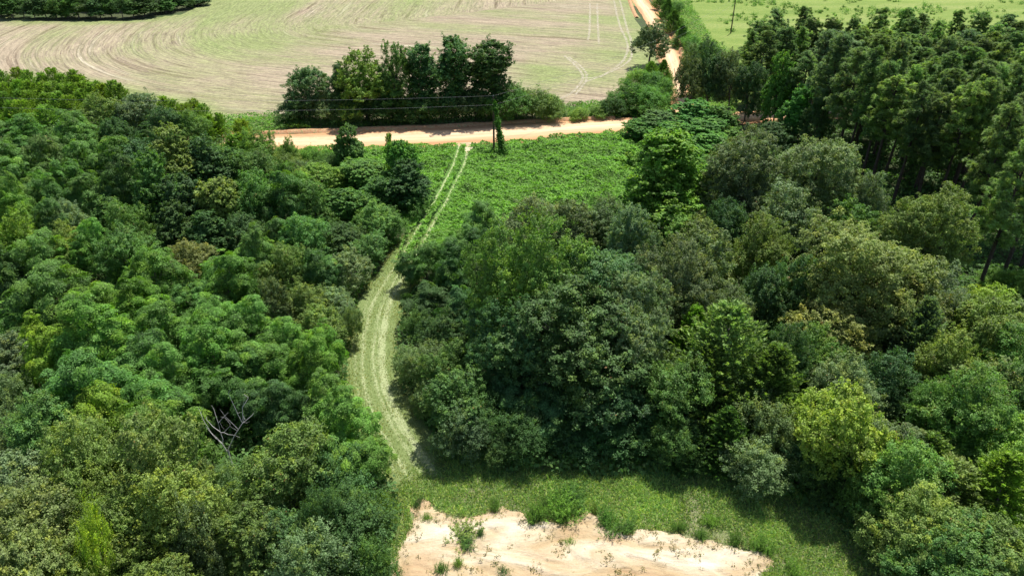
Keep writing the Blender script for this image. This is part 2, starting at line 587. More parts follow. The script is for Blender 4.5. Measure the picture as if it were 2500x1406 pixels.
def berm(name, pts, wd, h, seed):
    o = strip(name, pts, wd, .01, M['bank'], 8, .8, .25, seed,
              lambda a, s: h * max(0, 1 - a * a) * (.6 + .8 * float(fbm(np.array([s / 2.5]), np.array([a * 1.5 + seed]), seed)[0])))
    return tag(o, kind='structure')
r2 = np.array(road2)
berm("clay_bank", [g(*p) for p in [(1655, 262), (1636, 215), (1616, 160), (1602, 118)]], 1.3, .5, 1)
berm("clay_bank", [g(*p) for p in [(1685, 175), (1668, 140), (1655, 105), (1630, 60), (1606, 20), (1588, -10)]], 1.5, .7, 2)
berm("clay_bank", [g(*p) for p in [(500, 328), (740, 323), (900, 317), (1100, 309), (1250, 300), (1390, 294), (1500, 290)]], 1.6, .45, 3)
berm("clay_bank", [g(*p) for p in [(1555, 45), (1543, 20), (1530, -20)]], 1.3, .4, 4)

# the grass lane with its wheel lines
TR = [(1135, 352, 5.0), (1122, 400, 3.2), (1098, 450, 3.2), (1072, 500, 3.6), (1042, 550, 4.0), (1014, 600, 4.2), (985, 650, 4.4), (952, 700, 4.6), (924, 760, 5.0), (908, 850, 5.4), (914, 940, 5.6), (948, 1030, 5.6), (995, 1110, 5.8), (1035, 1172, 5.4), (1062, 1215, 3.6), (1078, 1238, 1.2)]
TRW = [(*g(x, y), w) for x, y, w in TR]


def track_extra(V, ac, al):
    wob = .12 * (fbm(al / 3, al * 0, 4) - .5)
    nr = np.clip((85 - V[:, 1]) / 15, 0, 1); ww = .17 + .07 * nr
    wl = (1.35 - .25 * nr) * (np.exp(-((ac + .75 + wob) / ww) ** 2) + np.exp(-((ac - .85 + wob) / ww) ** 2))
    # nearer part of the lane: more, blurrier lines
    near = np.clip((85 - V[:, 1]) / 15, 0, 1)
    wl = wl * (1 - .25 * near) + near * .8 * (np.exp(-((ac + 1.1) / .25) ** 2) + np.exp(-((ac + .15) / .2) ** 2) + np.exp(-((ac - 1.5) / .18) ** 2) * .6) + near * .04
    wl = wl * np.clip((V[:, 1] - 38.5) / 3.5, .15, 1)
    return {"wheel": wl, "lush": np.clip((V[:, 1] - 70) / 22, 0, 1)}
tag(strip("grass_track", TRW, 4, .046, M['track'], 26, .35, .3, 8, lambda a, s: .03 * math.cos(a * 3), track_extra), kind='structure')
tag(sheet("sandy_apron", [g(*p) for p in [(1108, 350), (1125, 362), (1140, 375), (1152, 364), (1172, 350)]], .075, M['sand'], .3, .3, 9), kind='structure')

# pale wheel marks across the field
for k, pl in enumerate([[(1496, -10), (1512, 60), (1532, 110), (1520, 150), (1470, 185), (1420, 192)], [(1510, -10), (1528, 60), (1542, 110), (1535, 150), (1480, 182), (1430, 200)],
                        [(1378, 137), (1412, 168), (1422, 195), (1395, 228), (1360, 245)], [(1388, 140), (1424, 170), (1432, 195), (1405, 232)],
                        [(1440, 10), (1440, 60), (1436, 100)], [(1458, 10), (1460, 70), (1462, 110)]]):
    tag(strip("wheel_marks", [(*g(*p), .6) for p in pl], .6, .055 + k * .004, M['faint'], 2, 1.0, .2, 20 + k), kind='structure')


# ------------------------------------------------------------------ leaf geometry
def unit(v): return v / np.maximum(np.linalg.norm(v, axis=1, keepdims=True), 1e-9)


def cards(P, Nn, L, Wd, tint, D=None, rng=RNG):
    """leaf-shaped quads: P base point, Nn normal, D leaf direction (random in-plane if None)"""
    n = len(P)
    if D is None: D = rng.normal(size=(n, 3))
    D = D - (D * Nn).sum(1, keepdims=True) * Nn
    D = unit(D); S = np.cross(Nn, D)
    L = np.broadcast_to(L, n)[:, None]; Wd = np.broadcast_to(Wd, n)[:, None]
    droop = -Nn * L * .12
    V = np.stack([P - D * L * .5 + droop, P + S * Wd * .5, P + D * L * .5 + droop, P - S * Wd * .5], 1).reshape(-1, 3)
    F = np.arange(4 * n).reshape(n, 4)
    return V, F, np.repeat(tint, 4, axis=0)


def tube(pts, rad, k=6):
    pts = np.array(pts, float); n = len(pts)
    T = np.gradient(pts, axis=0); T = unit(T)
    V, F = [], []
    for i in range(n):
        a = np.cross(T[i], (0.31, .95, .05)); a /= np.linalg.norm(a) + 1e-9; b = np.cross(T[i], a)
        for j in range(k):
            th = 2 * math.pi * j / k
            V.append(pts[i] + rad[i] * (math.cos(th) * a + math.sin(th) * b))
    for i in range(n - 1):
        for j in range(k):
            F.append((i * k + j, i * k + (j + 1) % k, (i + 1) * k + (j + 1) % k, (i + 1) * k + j))
    return np.array(V), np.array(F)


def join(parts):
    V, F, o = [], [], 0
    for v, f in parts:
        V.append(v); F.append(f + o); o += len(v)
    return np.concatenate(V), np.concatenate(F)


def sph(n, rng, up=-1.0):
    v = unit(rng.normal(size=(n * 3, 3)))
    v = v[v[:, 2] > up][:n]
    return v


def lobes_for(rng, R, H, zb, n, lr, top=1.0):
    """lobe centres filling an ovoid envelope of radius R between zb*H and H"""
    zc = (zb + 1) / 2 * H; rz = (1 - zb) / 2 * H
    C = []
    k = 0
    while len(C) < n and k < 5000:
        k += 1
        v = sph(1, rng, -.75)
        if not len(v): continue
        v = v[0]; f = .45 + (.62 if rng.random() < .75 else .85) * rng.random() ** .8
        if len(C) < n * .2: f = rng.random() * .5
        taper = 1 - (1 - top) * max(0, v[2])
        c = np.array([v[0] * (R - lr * .7) * f * taper, v[1] * (R - lr * .7) * f * taper, zc + v[2] * (rz - lr * .7) * f])
        if all(np.linalg.norm(c - q) > lr * .62 for q in C): C.append(c)
    C = np.array(C)
    r = lr * rng.uniform(.55, 1.35, len(C))
    return C, r


def shell_points(rng, C, r, n, centre, up=-.35, reject=.86):
    """points on the union surface of lobes"""
    out, nrm, lob = [], [], []
    tot = 0
    w = r ** 2; w = w / w.sum()
    for _ in range(30):
        k = rng.choice(len(C), n, p=w)
        v = unit(rng.normal(size=(n, 3)) + .35 * unit(C[k] - centre) + np.array((0, 0, .25)))
        p = C[k] + v * (r[k] * rng.uniform(.8, 1.06, n))[:, None]
        d = np.linalg.norm(p[:, None, :] - C[None], axis=2) / r[None]
        ok = ((d < .80).sum(1) == 0) | (rng.random(n) > reject)
        ok &= v[:, 2] > up
        out.append(p[ok]); nrm.append(v[ok]); lob.append(k[ok]); tot += ok.sum()
        if tot >= n: break
    return np.concatenate(out)[:n], np.concatenate(nrm)[:n], np.concatenate(lob)[:n]


def broadleaf(name, seed, W, H, zb, n_lobe, lr, n_sub, per, leaf, sub_r, mat, top=.8, tips=.25, flat=.6, aspect=.6, shadow_fill=.12):
    rng = np.random.default_rng(seed)
    R = W / 2
    C, r = lobes_for(rng, R, H, zb, n_lobe, lr, top)
    ctr = np.array((0, 0, (zb + 1) / 2 * H * .9))
    P, Nv, lob = shell_points(rng, C, r, n_sub, ctr)
    P = P + rng.normal(size=P.shape) * sub_r * .5
    sh = rng.random(len(P)) < .16
    P[sh] += unit(Nv[sh] + np.array((0, 0, .5))) * rng.uniform(.5, 2.6, (sh.sum(), 1)) * sub_r
    P[:, 2] = np.maximum(P[:, 2], .15)
    k = np.repeat(np.arange(len(P)), per)
    n = len(k)
    ax = unit(Nv * .8 + np.array((0, 0, .45)) + rng.normal(size=P.shape) * .45)
    sl = sub_r * rng.uniform(.7, 2.3, len(P))
    tt = rng.random(n) ** .8
    off = rng.normal(size=(n, 3)) * (sub_r * np.sqrt(1.1 - tt) * .72)[:, None] * np.array((1, 1, flat))
    off = off + ax[k] * (sl[k] * (tt * 1.5 - .5))[:, None]
    L = P[k] + off
    # a few leaves deeper inside close the crown
    m = int(n * shadow_fill)
    q = rng.choice(n, m)
    L[q] = ctr + (L[q] - ctr) * rng.uniform(.55, .9, m)[:, None]
    L[:, 2] = np.maximum(L[:, 2], .05)
    Nn = unit(Nv[k] * .55 + unit(off + 1e-6) * .35 + np.array((0, 0, .55)) + rng.normal(size=(n, 3)) * .55)
    subt = rng.random(len(P)); lobt = rng.random(len(C))
    tip = (rng.random(len(P)) < tips) * rng.uniform(.3, 1, len(P)) * np.clip(Nv[:, 2] + .4, 0, 1)
    tint = np.stack([rng.random(n), .6 * subt[k] + .4 * lobt[lob[k]], tip[k]], 1)
    sz = leaf * rng.uniform(.65, 1.3, n)
    V, F, T = cards(L, Nn, sz, sz * aspect, tint, rng=rng)
    me = mesh_np(name, V, F, mat, T)
    return me, C, r


def limbs(name, seed, C, H, r0, mat, forks=None, base=.0):
    rng = np.random.default_rng(seed)
    parts = []
    top = np.array((rng.normal() * .3, rng.normal() * .3, H * .62))
    pts = [np.array((0, 0, -.3)), np.array((rng.normal() * .1, rng.normal() * .1, H * .2)), np.array((rng.normal() * .25, rng.normal() * .25, H * .42)), top]
    parts.append(tube(pts, [r0 * 1.25, r0, r0 * .8, r0 * .5], 8))
    for i in rng.permutation(len(C))[:forks or 12]:
        c = C[i]
        s = pts[1] + (pts[3] - pts[1]) * rng.uniform(.0, .8)
        m1 = s + (c - s) * .45 + np.array((0, 0, .08 * H * rng.random()))
        parts.append(tube([s, m1, c], [r0 * .42, r0 * .28, r0 * .1], 5))
        for _ in range(2):
            e = c + unit(rng.normal(size=(1, 3)))[0] * r_mean(C, c)
            parts.append(tube([m1, (m1 + e) / 2 + rng.normal(size=3) * .15, e], [r0 * .16, r0 * .1, r0 * .04], 4))
    V, F = join(parts)
    return mesh_np(name, V, F, mat, smooth=True)


def r_mean(C, c): return .9


def rosette_tree(name, seed, W, H, zb, n_lobe, lr, n_ros, mat, fr=.62, leaflet=.2, top=.6):
    """crown of drooping compound-leaf rosettes"""
    rng = np.random.default_rng(seed)
    C, r = lobes_for(rng, W / 2, H, zb, n_lobe, lr, top)
    ctr = np.array((0, 0, (zb + 1) / 2 * H * .85))
    P, Nv, lob = shell_points(rng, C, r, n_ros, ctr, up=-.3)
    P = P + Nv * rng.normal(size=(len(P), 1)) * .28 + rng.normal(size=P.shape) * .12
    Nv = unit(Nv + rng.normal(size=P.shape) * .35)
    P[:, 2] = np.maximum(P[:, 2], .5)
    nf, nl = 9, 6
    n = len(P)
    th = (np.arange(nf)[None] / nf * 2 * np.pi + rng.uniform(0, 6, (n, 1)) + rng.normal(size=(n, nf)) * .2)
    R = fr * rng.uniform(.6, 1.3, (n, nf)) * rng.uniform(.6, 1.25, (n, 1))
    ax = unit(Nv * .75 + np.array((0, 0, .6)) + rng.normal(size=(n, 3)) * .3)
    a = unit(np.cross(ax, rng.normal(size=(n, 3)))); b = np.cross(ax, a)
    ss = (np.arange(nl) + .6) / nl
    dirs = a[:, None] * np.cos(th)[..., None] + b[:, None] * np.sin(th)[..., None]
    rise, fall = .35, .75
    rad = R[:, :, None] * ss[None, None]
    hgt = R[:, :, None] * (rise * ss - fall * ss ** 2)[None, None]
    Q = P[:, None, None] + dirs[:, :, None] * rad[..., None] + ax[:, None, None] * hgt[..., None]
    slope = (rise - 2 * fall * ss)
    Tn = unit((dirs[:, :, None] + ax[:, None, None] * slope[None, None, :, None]).reshape(-1, 3))
    Q = Q.reshape(-1, 3)
    axr = np.repeat(ax, nf * nl, 0)
    side = unit(np.cross(axr, Tn))
    nn = unit(np.cross(Tn, side))
    nn = nn * np.sign((nn * axr).sum(1, keepdims=True) + 1e-9)
    subt = np.repeat(rng.random(n), nf * nl)
    lobt = rng.random(len(C)); lt = np.repeat(lobt[lob], nf * nl)
    tipv = np.repeat((rng.random(n) < .22) * rng.uniform(.2, .8, n), nf * nl)
    prof = np.tile(np.sin(np.pi * np.clip(ss * .85 + .12, 0, 1)), n * nf)
    Vs, Fs, Ts, o = [], [], [], 0
    for s in (-1, 1):
        m = len(Q)
        D = unit(side * s + Tn * .55 + rng.normal(size=(m, 3)) * .15)
        Lf = leaflet * prof * rng.uniform(.8, 1.2, m)
        Pq = Q + D * (Lf * .5)[:, None] - axr * (Lf * .12)[:, None]
        nrm = unit(nn + rng.normal(size=(m, 3)) * .25 + side * s * .2)
        tint = np.stack([rng.random(m), .6 * subt + .4 * lt, tipv], 1)
        V, F, T = cards(Pq, nrm, Lf, .42 * Lf + .02, tint, D, rng)
        Vs.append(V); Fs.append(F + o); Ts.append(T); o += len(V)
    # loose inner foliage
    m = n * 12
    k = rng.choice(n, m)
    Pq = P[k] + rng.normal(size=(m, 3)) * .34 - ax[k] * rng.uniform(.4, 1.2, m)[:, None]
    Pq[:, 2] = np.maximum(Pq[:, 2], .1)
    V, F, T = cards(Pq, unit(Nv[k] + np.array((0, 0, .4)) + rng.normal(size=(m, 3)) * .6), .2, .1, np.stack([rng.random(m), rng.random(n)[k] * .6, rng.random(m) * .1], 1), rng=rng)
    Vs.append(V); Fs.append(F + o); Ts.append(T)
    return mesh_np(name, np.concatenate(Vs), np.concatenate(Fs), mat, np.concatenate(Ts)), C, r


def pine_crown(name, seed, H, mat, cb=.42, rmax=2.5):
    rng = np.random.default_rng(seed)
    P, A, br = [], [], []
    z = cb * H
    while z < H - .2:
        f = (z - cb * H) / (H - cb * H)
        ln = rmax * (math.sin(min(1, f * 2.2 + .25) * math.pi / 2)) * (1 - f) ** .55 + .25
        for j in range(rng.integers(4, 7)):
            th = rng.uniform(0, 6.28); l = ln * rng.uniform(.6, 1.15)
            up = rng.uniform(.0, .35) + f * .5
            d = np.array((math.cos(th), math.sin(th), up)); d /= np.linalg.norm(d)
            s = np.array((0, 0, z)); e = s + d * l
            br.append((s, s + d * l * .5 + np.array((0, 0, -.06)), e))
            for q in range(max(2, int(l * 3.4))):
                t_ = rng.uniform(.45, 1.05)
                sd_ = rng.normal(size=3) * .28 * np.array((1, 1, .6))
                P.append(s + d * l * t_ + sd_); A.append(unit((d + sd_ * 1.2 + np.array((0, 0, .55)))[None])[0])
        z += rng.uniform(.42, .66)
    P.append(np.array((0, 0, H))); A.append(np.array((0, 0, 1.)))
    P = np.array(P); A = np.array(A); n = len(P); per = 62
    k = np.repeat(np.arange(n), per); m = len(k)
    D = unit(A[k] * .75 + unit(rng.normal(size=(m, 3))) * .95)
    Lf = rng.uniform(.30, .55, m)
    Nn = unit(np.cross(D, rng.normal(size=(m, 3))))
    Nn = unit(Nn * np.where(Nn[:, 2:] < 0, -1, 1) + np.array((.1, .25, .45)))
    tint = np.stack([rng.random(m), rng.random(n)[k], (rng.random(n) < .3)[k] * .6], 1)
    V, F, T = cards(P[k] + D * (Lf * .5)[:, None], Nn, Lf, .062, tint, D, rng)
    me = mesh_np(name, V, F, mat, T)
    return me, br


def pine_trunk(name, seed, H, br, mat):
    rng = np.random.default_rng(seed)
    zz = np.linspace(-.3, H * .985, 9)
    bend = rng.normal(size=2) * .18
    pts = [(bend[0] * math.sin(z / H * 3), bend[1] * math.sin(z / H * 2.5), z) for z in zz]
    parts = [tube(pts, [.23 * (1 - .88 * max(0, z) / H) + .015 for z in zz], 9)]
    for s, m_, e in br:
        parts.append(tube([s, m_, e], [.05, .035, .012], 4))
    for _ in range(9):     # dead stubs below the crown
        z = H * rng.uniform(.18, .42); th = rng.uniform(0, 6.28); l = rng.uniform(.4, 1.4)
        parts.append(tube([(0, 0, z), (math.cos(th) * l * .5, math.sin(th) * l * .5, z + .05), (math.cos(th) * l, math.sin(th) * l, z - .05)], [.03, .02, .008], 4))
    V, F = join(parts)
    return mesh_np(name, V, F, mat, smooth=True)


def cedar_crown(name, seed, W, H, mat, n=520, shape=.8, droop=.0, cw=.085, sc_=1.0):
    rng = np.random.default_rng(seed)
    R = W / 2
    f = rng.random(n) ** 1.35
    z = .06 * H + f * H * .92
    rad = R * (1 - f) ** shape * (1 + .28 * np.sin(7 * f * 3 + rng.uniform(0, 6, n)))
    th = rng.uniform(0, 2 * np.pi, n)
    base = np.stack([np.cos(th) * rad * .45, np.sin(th) * rad * .45, z - .1 * rad], 1)
    out = np.stack([np.cos(th), np.sin(th), .55 - droop + rng.random(n) * .4], 1); out = unit(out)
    ln = rad * .62 + .35 * sc_
    per, Vs, = 34, []
    k = np.repeat(np.arange(n), per); m = len(k)
    t_ = rng.random(m) ** .7
    crv = np.array((0, 0, .22))
    P = base[k] + out[k] * (ln[k] * t_)[:, None] + crv * (t_ ** 2 * ln[k])[:, None] + rng.normal(size=(m, 3)) * (.17 * sc_ * (1.15 - t_))[:, None]
    D = unit(out[k] + np.array((0, 0, .35)) + rng.normal(size=(m, 3)) * .5)
    Nn = unit(np.cross(D, rng.normal(size=(m, 3)))); Nn = Nn * np.where(Nn[:, 2:] < 0, -1, 1)
    tint = np.stack([rng.random(m), rng.random(n)[k], np.clip(t_ - .75, 0, 1) * 2 * (rng.random(n) < .5)[k]], 1)
    V, F, T = cards(P, Nn, rng.uniform(.16, .32, m) * (.4 + .6 * sc_), cw, tint, D, rng)
    me = mesh_np(name, V, F, mat, T)
    return me, base


def weed_crown(name, seed, W, H, mat, n):
    """ragged tuft of upright leafy stems in two or three overlapping clumps"""
    rng = np.random.default_rng(seed)
    cc = rng.normal(size=(4, 2)) * W * .2
    q = rng.integers(0, 4, n)
    base = np.column_stack([cc[q] + rng.normal(size=(n, 2)) * W * .13, np.zeros(n)])
    hh = H * (.45 + .55 * np.array((1, .75, .85, .55)))[q] * rng.uniform(.45, 1.05, n)
    top = base + np.column_stack([(base[:, :2] - cc[q]) * .9 + rng.normal(size=(n, 2)) * .10, hh])
    per = 30; k = np.repeat(np.arange(n), per); m = len(k)
    t_ = rng.random(m) ** .8
    P = base[k] + (top - base)[k] * t_[:, None] + rng.normal(size=(m, 3)) * .035
    P[:, 2] = np.maximum(P[:, 2], .03)
    D = unit(rng.normal(size=(m, 3)) + np.array((0, 0, .7)))
    Nn = unit(rng.normal(size=(m, 3)) * .7 + np.array((0, 0, .9)))
    tint = np.stack([rng.random(m), rng.random(n)[k], (t_ > .75) * rng.random(m) * .6], 1)
    V, F, T = cards(P, Nn, rng.uniform(.07, .14, m), .03, tint, D, rng)
    return mesh_np(name, V, F, mat, T), top[rng.choice(n, 20)] * .8


def simple_trunk(name, seed, H, r0, mat, tips=None):
    rng = np.random.default_rng(seed)
    parts = [tube([(0, 0, -.3), (rng.normal() * .08, rng.normal() * .08, H * .4), (rng.normal() * .08, rng.normal() * .08, H * .93)], [r0 * 1.2, r0 * .8, r0 * .15], 7)]
    for b in (tips if tips is not None else [])[:30]:
        parts.append(tube([(0, 0, b[2] - .2), b * np.array((.5, .5, 1)), b], [r0 * .3, r0 * .2, r0 * .06], 4))
    V, F = join(parts)
    return mesh_np(name, V, F, mat, smooth=True)


# ------------------------------------------------------------------ prototypes (mesh data): kind -> list of (crown, trunk, W0, H0)
PR = {}


def add_proto(kind, crown, trunk, W0, H0): PR.setdefault(kind, []).append((crown, trunk, W0, H0))


for s in range(3):      # big fine-leaved hardwood
    me, C, r = broadleaf("big_oak_crown", 100 + s, 13, 16, .05, 56, 2.0, 1300, 72, .22, .36, M['gloss'], .75, .3)
    add_proto('bigoak', me, limbs("oak_trunk", 200 + s, C, 16, .32, M['bark'], 18), 13, 16)
for s in range(9):      # medium fine-leaved hardwood
    me, C, r = broadleaf("oak_crown", 1100 + s, 7.5, 9, .0, (34, 20, 46, 26, 16, 38, 24, 30, 50)[s], (1.3, 1.7, 1.0, 1.4, 1.8, 1.15, 1.5, 1.3, .95)[s], 560, 66, .18, (.27, .32, .22, .30, .26, .34, .24, .28, .3)[s], M['gloss'], (.7, .9, .45, .8, 1, .55, .75, .6, .85)[s], .3)
    add_proto('oak', me, limbs("oak_trunk", 210 + s, C, 9, .17, M['bark'], 12), 7.5, 9)
for s in range(7):      # compound-leaved thicket tree
    me, C, r = rosette_tree("fronded_crown", 1200 + s, (6.5, 5.6, 7.4, 6.2, 6.8, 5.2, 7)[s], 7.5, .08, (22, 14, 30, 18, 26, 12, 20)[s], (1.15, 1.4, 1.0, 1.3, 1.1, 1.5, 1.25)[s], 180, M['leaf'], .78, .26)
    add_proto('frond', me, limbs("fronded_trunk", 220 + s, C, 7.5, .11, M['bark'], 12), 6.5, 7.5)
for s in range(4):      # vine-draped tree: dense smooth leaf skin down to the ground
    me, C, r = broadleaf("vine_crown", 130 + s, 5.5, 9, .0, 34, 1.1, 760, 40, .21, .22, M['leaf'], .5, .2, .7, .85, .05)
    add_proto('vine', me, limbs("vine_trunk", 230 + s, C, 9, .14, M['bark'], 9), 5.5, 9)
for s in range(4):      # low leafy shrub
    me, C, r = broadleaf("shrub_crown", 140 + s, 4.5, 3.6, .0, 24, .8, 420, 48, .13, .24, M['leaf'], .9, .25, .7, .5)
    add_proto('shrub', me, limbs("shrub_stems", 240 + s, C, 3.6, .06, M['bark'], 8), 4.5, 3.6)
for s in range(4):
    me, br = pine_crown("pine_crown", 150 + s, 17, M['needle'], (.40, .46, .36, .52)[s], (3.1, 2.8, 3.3, 2.7)[s])
    add_proto('pine', me, pine_trunk("pine_trunk", 250 + s, 17, br, M['pinebark']), 5, 17)
for s in range(3):
    me, b = cedar_crown("cedar_crown", 160 + s, 5.5, 8, M['needle'], (520, 440, 600)[s], (.85, .72, .95)[s])
    add_proto('cedar', me, simple_trunk("cedar_trunk", 260 + s, 8, .12, M['bark'], b), 5, 8)
for s in range(3):      # upright young tree with plumes
    me, b = cedar_crown("sapling_crown", 170 + s, 2.8, 5.5, M['leaf'], 210, .45)
    add_proto('sapling', me, simple_trunk("sapling_trunk", 270 + s, 5.5, .07, M['bark'], b), 2.8, 5.5)
for s in range(3):      # upright dense tree (sweetgum shape)
    me, C, r = broadleaf("upright_crown", 180 + s, 6, 12, .03, 44, 1.05, 800, 48, .22, .28, M['leaf'], .3, .3, .6, .75)
    add_proto('upright', me, limbs("upright_trunk", 280 + s, C, 12, .17, M['bark'], 14), 6, 12)
for s in range(2):      # tall column of foliage
    me, C, r = broadleaf("column_crown", 185 + s, 5, 13, .06, 40, 1.15, 620, 50, .24, .33, M['leaf'], 1.0, .2, .6, .75)
    add_proto('column', me, limbs("column_trunk", 285 + s, C, 13, .2, M['bark'], 14), 5, 13)
for s in range(3):      # bushy weed of many thin stems
    me, b = weed_crown("weed_leaves", 175 + s, 1.6, 1.2, M['leaf'], 150)
    add_proto('weed', me, simple_trunk("weed_stems", 275 + s, .8, .015, M['bark'], b), 1.6, 1.2)
for s in range(3):      # tall slim roadside tree with crown held high on leaning limbs
    me, C, r = rosette_tree("roadside_crown", 190 + s, 7, 13, .16, 30, 1.15, 330, M['leaf'], .7, .26, .9)
    add_proto('tall', me, limbs("roadside_trunk", 290 + s, C, 13, .2, M['bark'], 14), 7, 13)

PAL = {'dg': (.058, .125, .040), 'g': (.085, .180, .044), 'bg': (.115, .235, .046), 'bl': (.085, .170, .050), 'gy': (.125, .195, .090), 'ol': (.125, .195, .050),
       'go': (.160, .205, .066), 'ye': (.16, .25, .036), 'li': (.20, .31, .045), 'gb': (.105, .160, .068), 'pi': (.13, .205, .088), 'pg': (.16, .255, .088), 'sa': (.135, .24, .045), 'kd': (.085, .21, .045)}
CW = {'dg': 'dark green', 'g': 'mid green', 'bg': 'bright green', 'bl': 'bluish green', 'gy': 'grey green', 'ol': 'olive', 'go': 'golden olive', 'ye': 'yellow green', 'li': 'lime green',
      'gb': 'dull green', 'pi': 'dark green', 'pg': 'mid green', 'sa': 'light green', 'kd': 'fresh green'}
KN = {'bigoak': ('oak_tree', 'hardwood tree', 'tree'), 'oak': ('oak_tree', 'leafy tree', 'tree'), 'frond': ('mimosa_tree', 'feathery tree', 'tree'), 'vine': ('vine_covered_tree', 'vine draped tree', 'tree'),
      'shrub': ('shrub', 'bushy shrub', 'shrub'), 'pine': ('pine_tree', 'pine', 'pine tree'), 'cedar': ('cedar_tree', 'cedar', 'cedar tree'), 'sapling': ('sapling', 'slim sapling', 'young tree'),
      'upright': ('gum_tree', 'upright leafy tree', 'tree'), 'column': ('roadside_tree', 'tall roadside tree', 'tree'), 'weed': ('weed_bush', 'weed', 'weed'), 'tall': ('roadside_tree', 'tall roadside tree', 'tree')}
ORD = ['leftmost', 'second', 'third', 'fourth', 'fifth', 'sixth', 'seventh', 'eighth', 'ninth', 'tenth', 'eleventh', 'twelfth', 'thirteenth', 'fourteenth', 'fifteenth', 'sixteenth', 'seventeenth', 'eighteenth', 'nineteenth', 'twentieth',
       'twenty-first', 'twenty-second', 'twenty-third', 'twenty-fourth', 'twenty-fifth', 'twenty-sixth', 'twenty-seventh', 'twenty-eighth', 'twenty-ninth', 'thirtieth']
count = {}


def plant(kind, x, y, W, H, colr, label, group=None, lean=None):
    pl = PR[kind]
    lr_ = random.Random(int(abs(x) * 97) * 7919 + int(y * 89) + (3 if x < 0 else 0))
    i = lr_.randrange(len(pl))
    crown, trunk, W0, H0 = pl[i % len(pl)]
    nm, _, cat = KN[kind]
    root = bpy.data.objects.new(nm, None)
    root.empty_display_size = .5
    COL.objects.link(root)
    root.location = (x, y, 0)
    root.rotation_euler = (lean[0] if lean else lr_.gauss(0, .02 if kind in ('pine', 'column') else .07), lean[1] if lean else lr_.gauss(0, .02 if kind in ('pine', 'column') else .07), lr_.uniform(0, 6.28))
    root.scale = (W / W0 * lr_.uniform(.86, 1.16), W / W0 * lr_.uniform(.86, 1.16), H / H0)
    tag(root, label, cat, group)
    c = link("crown", crown, root)
    col = np.array(PAL[colr]) * np.array((1.24, 1.2, 1.08)) * lr_.uniform(.85, 1.15)
    c.color = (float(col[0] * lr_.uniform(.9, 1.1)), float(col[1]), float(col[2] * lr_.uniform(.85, 1.15)), 1)
    link("trunk", trunk, root)
    return root


HF = {'bigoak': .6, 'oak': .6, 'frond': .65, 'vine': .55, 'shrub': .55, 'pine': .72, 'cedar': .5, 'sapling': .6, 'upright': .55, 'column': .6, 'weed': .5, 'tall': .65}


def row(phrase, group, items):
    """items: (px, py, width px, kind, height m, colour[, label]) with px, py the middle of the crown seen"""
    items = sorted(items, key=lambda q: q[0])
    n = len(items)
    for i, it in enumerate(items):
        px, py, wp, kind, H, colr = it[:6]
        p, t = at(px, py, H * HF[kind])
        W = wp / FPX * t
        H *= random.Random(px * 31 + py).uniform(.86, 1.2) if n > 9 and 'field' not in phrase and 'road' not in phrase else 1
        W *= 1.06
        lab = it[6] if len(it) > 6 else f"{CW[colr]} {KN[kind][1]}, {ORD[i] if i < n - 1 else 'rightmost'}{' from left' if 0 < i < n - 1 else ''} {phrase}"
        plant(kind, float(p[0]), float(p[1]), W, H, colr, lab, group)


# ------------------------------------------------------------------ woods left of the lane
GL = 'trees of the thicket left of the grass lane'
row("of the trees by the field's lower corner", GL, [
    (250, 285, 120, 'oak', 8.5, 'ol'), (335, 280, 120, 'oak', 8.5, 'gb'), (405, 305, 95, 'oak', 7.5, 'dg'), (462, 318, 80, 'oak', 6.5, 'g'), (185, 330, 110, 'frond', 8, 'g'), (70, 330, 110, 'frond', 7.5, 'g'), (0, 340, 110, 'frond', 7.5, 'bl'),
    (430, 360, 90, 'frond', 7, 'dg'), (500, 318, 40, 'sapling', 4, 'sa'), (370, 345, 90, 'frond', 7.5, 'dg'), (300, 335, 90, 'oak', 7.5, 'dg')])
row("in the thicket's belt nearest the field", GL, [
    (20, 405, 130, 'frond', 8.5, 'g'), (110, 380, 120, 'frond', 8.5, 'bl'), (200, 405, 120, 'frond', 8.5, 'g'), (280, 395, 110, 'frond', 8.5, 'bg'), (350, 400, 120, 'oak', 8.5, 'dg'), (425, 415, 120, 'vine', 9, 'ol'),
    (560, 405, 100, 'vine', 7, 'g'), (505, 420, 100, 'vine', 7.5, 'dg'), (635, 362, 90, 'oak', 6, 'sa'), (598, 348, 50, 'sapling', 4, 'ye'), (708, 375, 50, 'oak', 5, 'sa'), (570, 355, 50, 'sapling', 4, 'sa'), (620, 415, 100, 'oak', 6, 'g'), (690, 420, 90, 'shrub', 4, 'ol')])
row("in the belt just below the dirt road", GL, [
    (860, 365, 75, 'vine', 7.5, 'g'), (985, 395, 85, 'vine', 8, 'kd'), (880, 425, 100, 'vine', 5, 'g'), (957, 376, 28, 'sapling', 6.5, 'sa', "tiny lone treetop sticking up over the dirt road beside the vine covered stump"), (790, 430, 110, 'oak', 5, 'sa'), (740, 430, 80, 'shrub', 3.5, 'gb'),
    (820, 400, 70, 'shrub', 3, 'g'), (990, 455, 100, 'vine', 6.5, 'dg'), (930, 475, 90, 'vine', 5, 'g'), (1010, 500, 80, 'shrub', 3, 'g'), (760, 385, 60, 'shrub', 3, 'bg'), (700, 385, 60, 'shrub', 3, 'ol')])
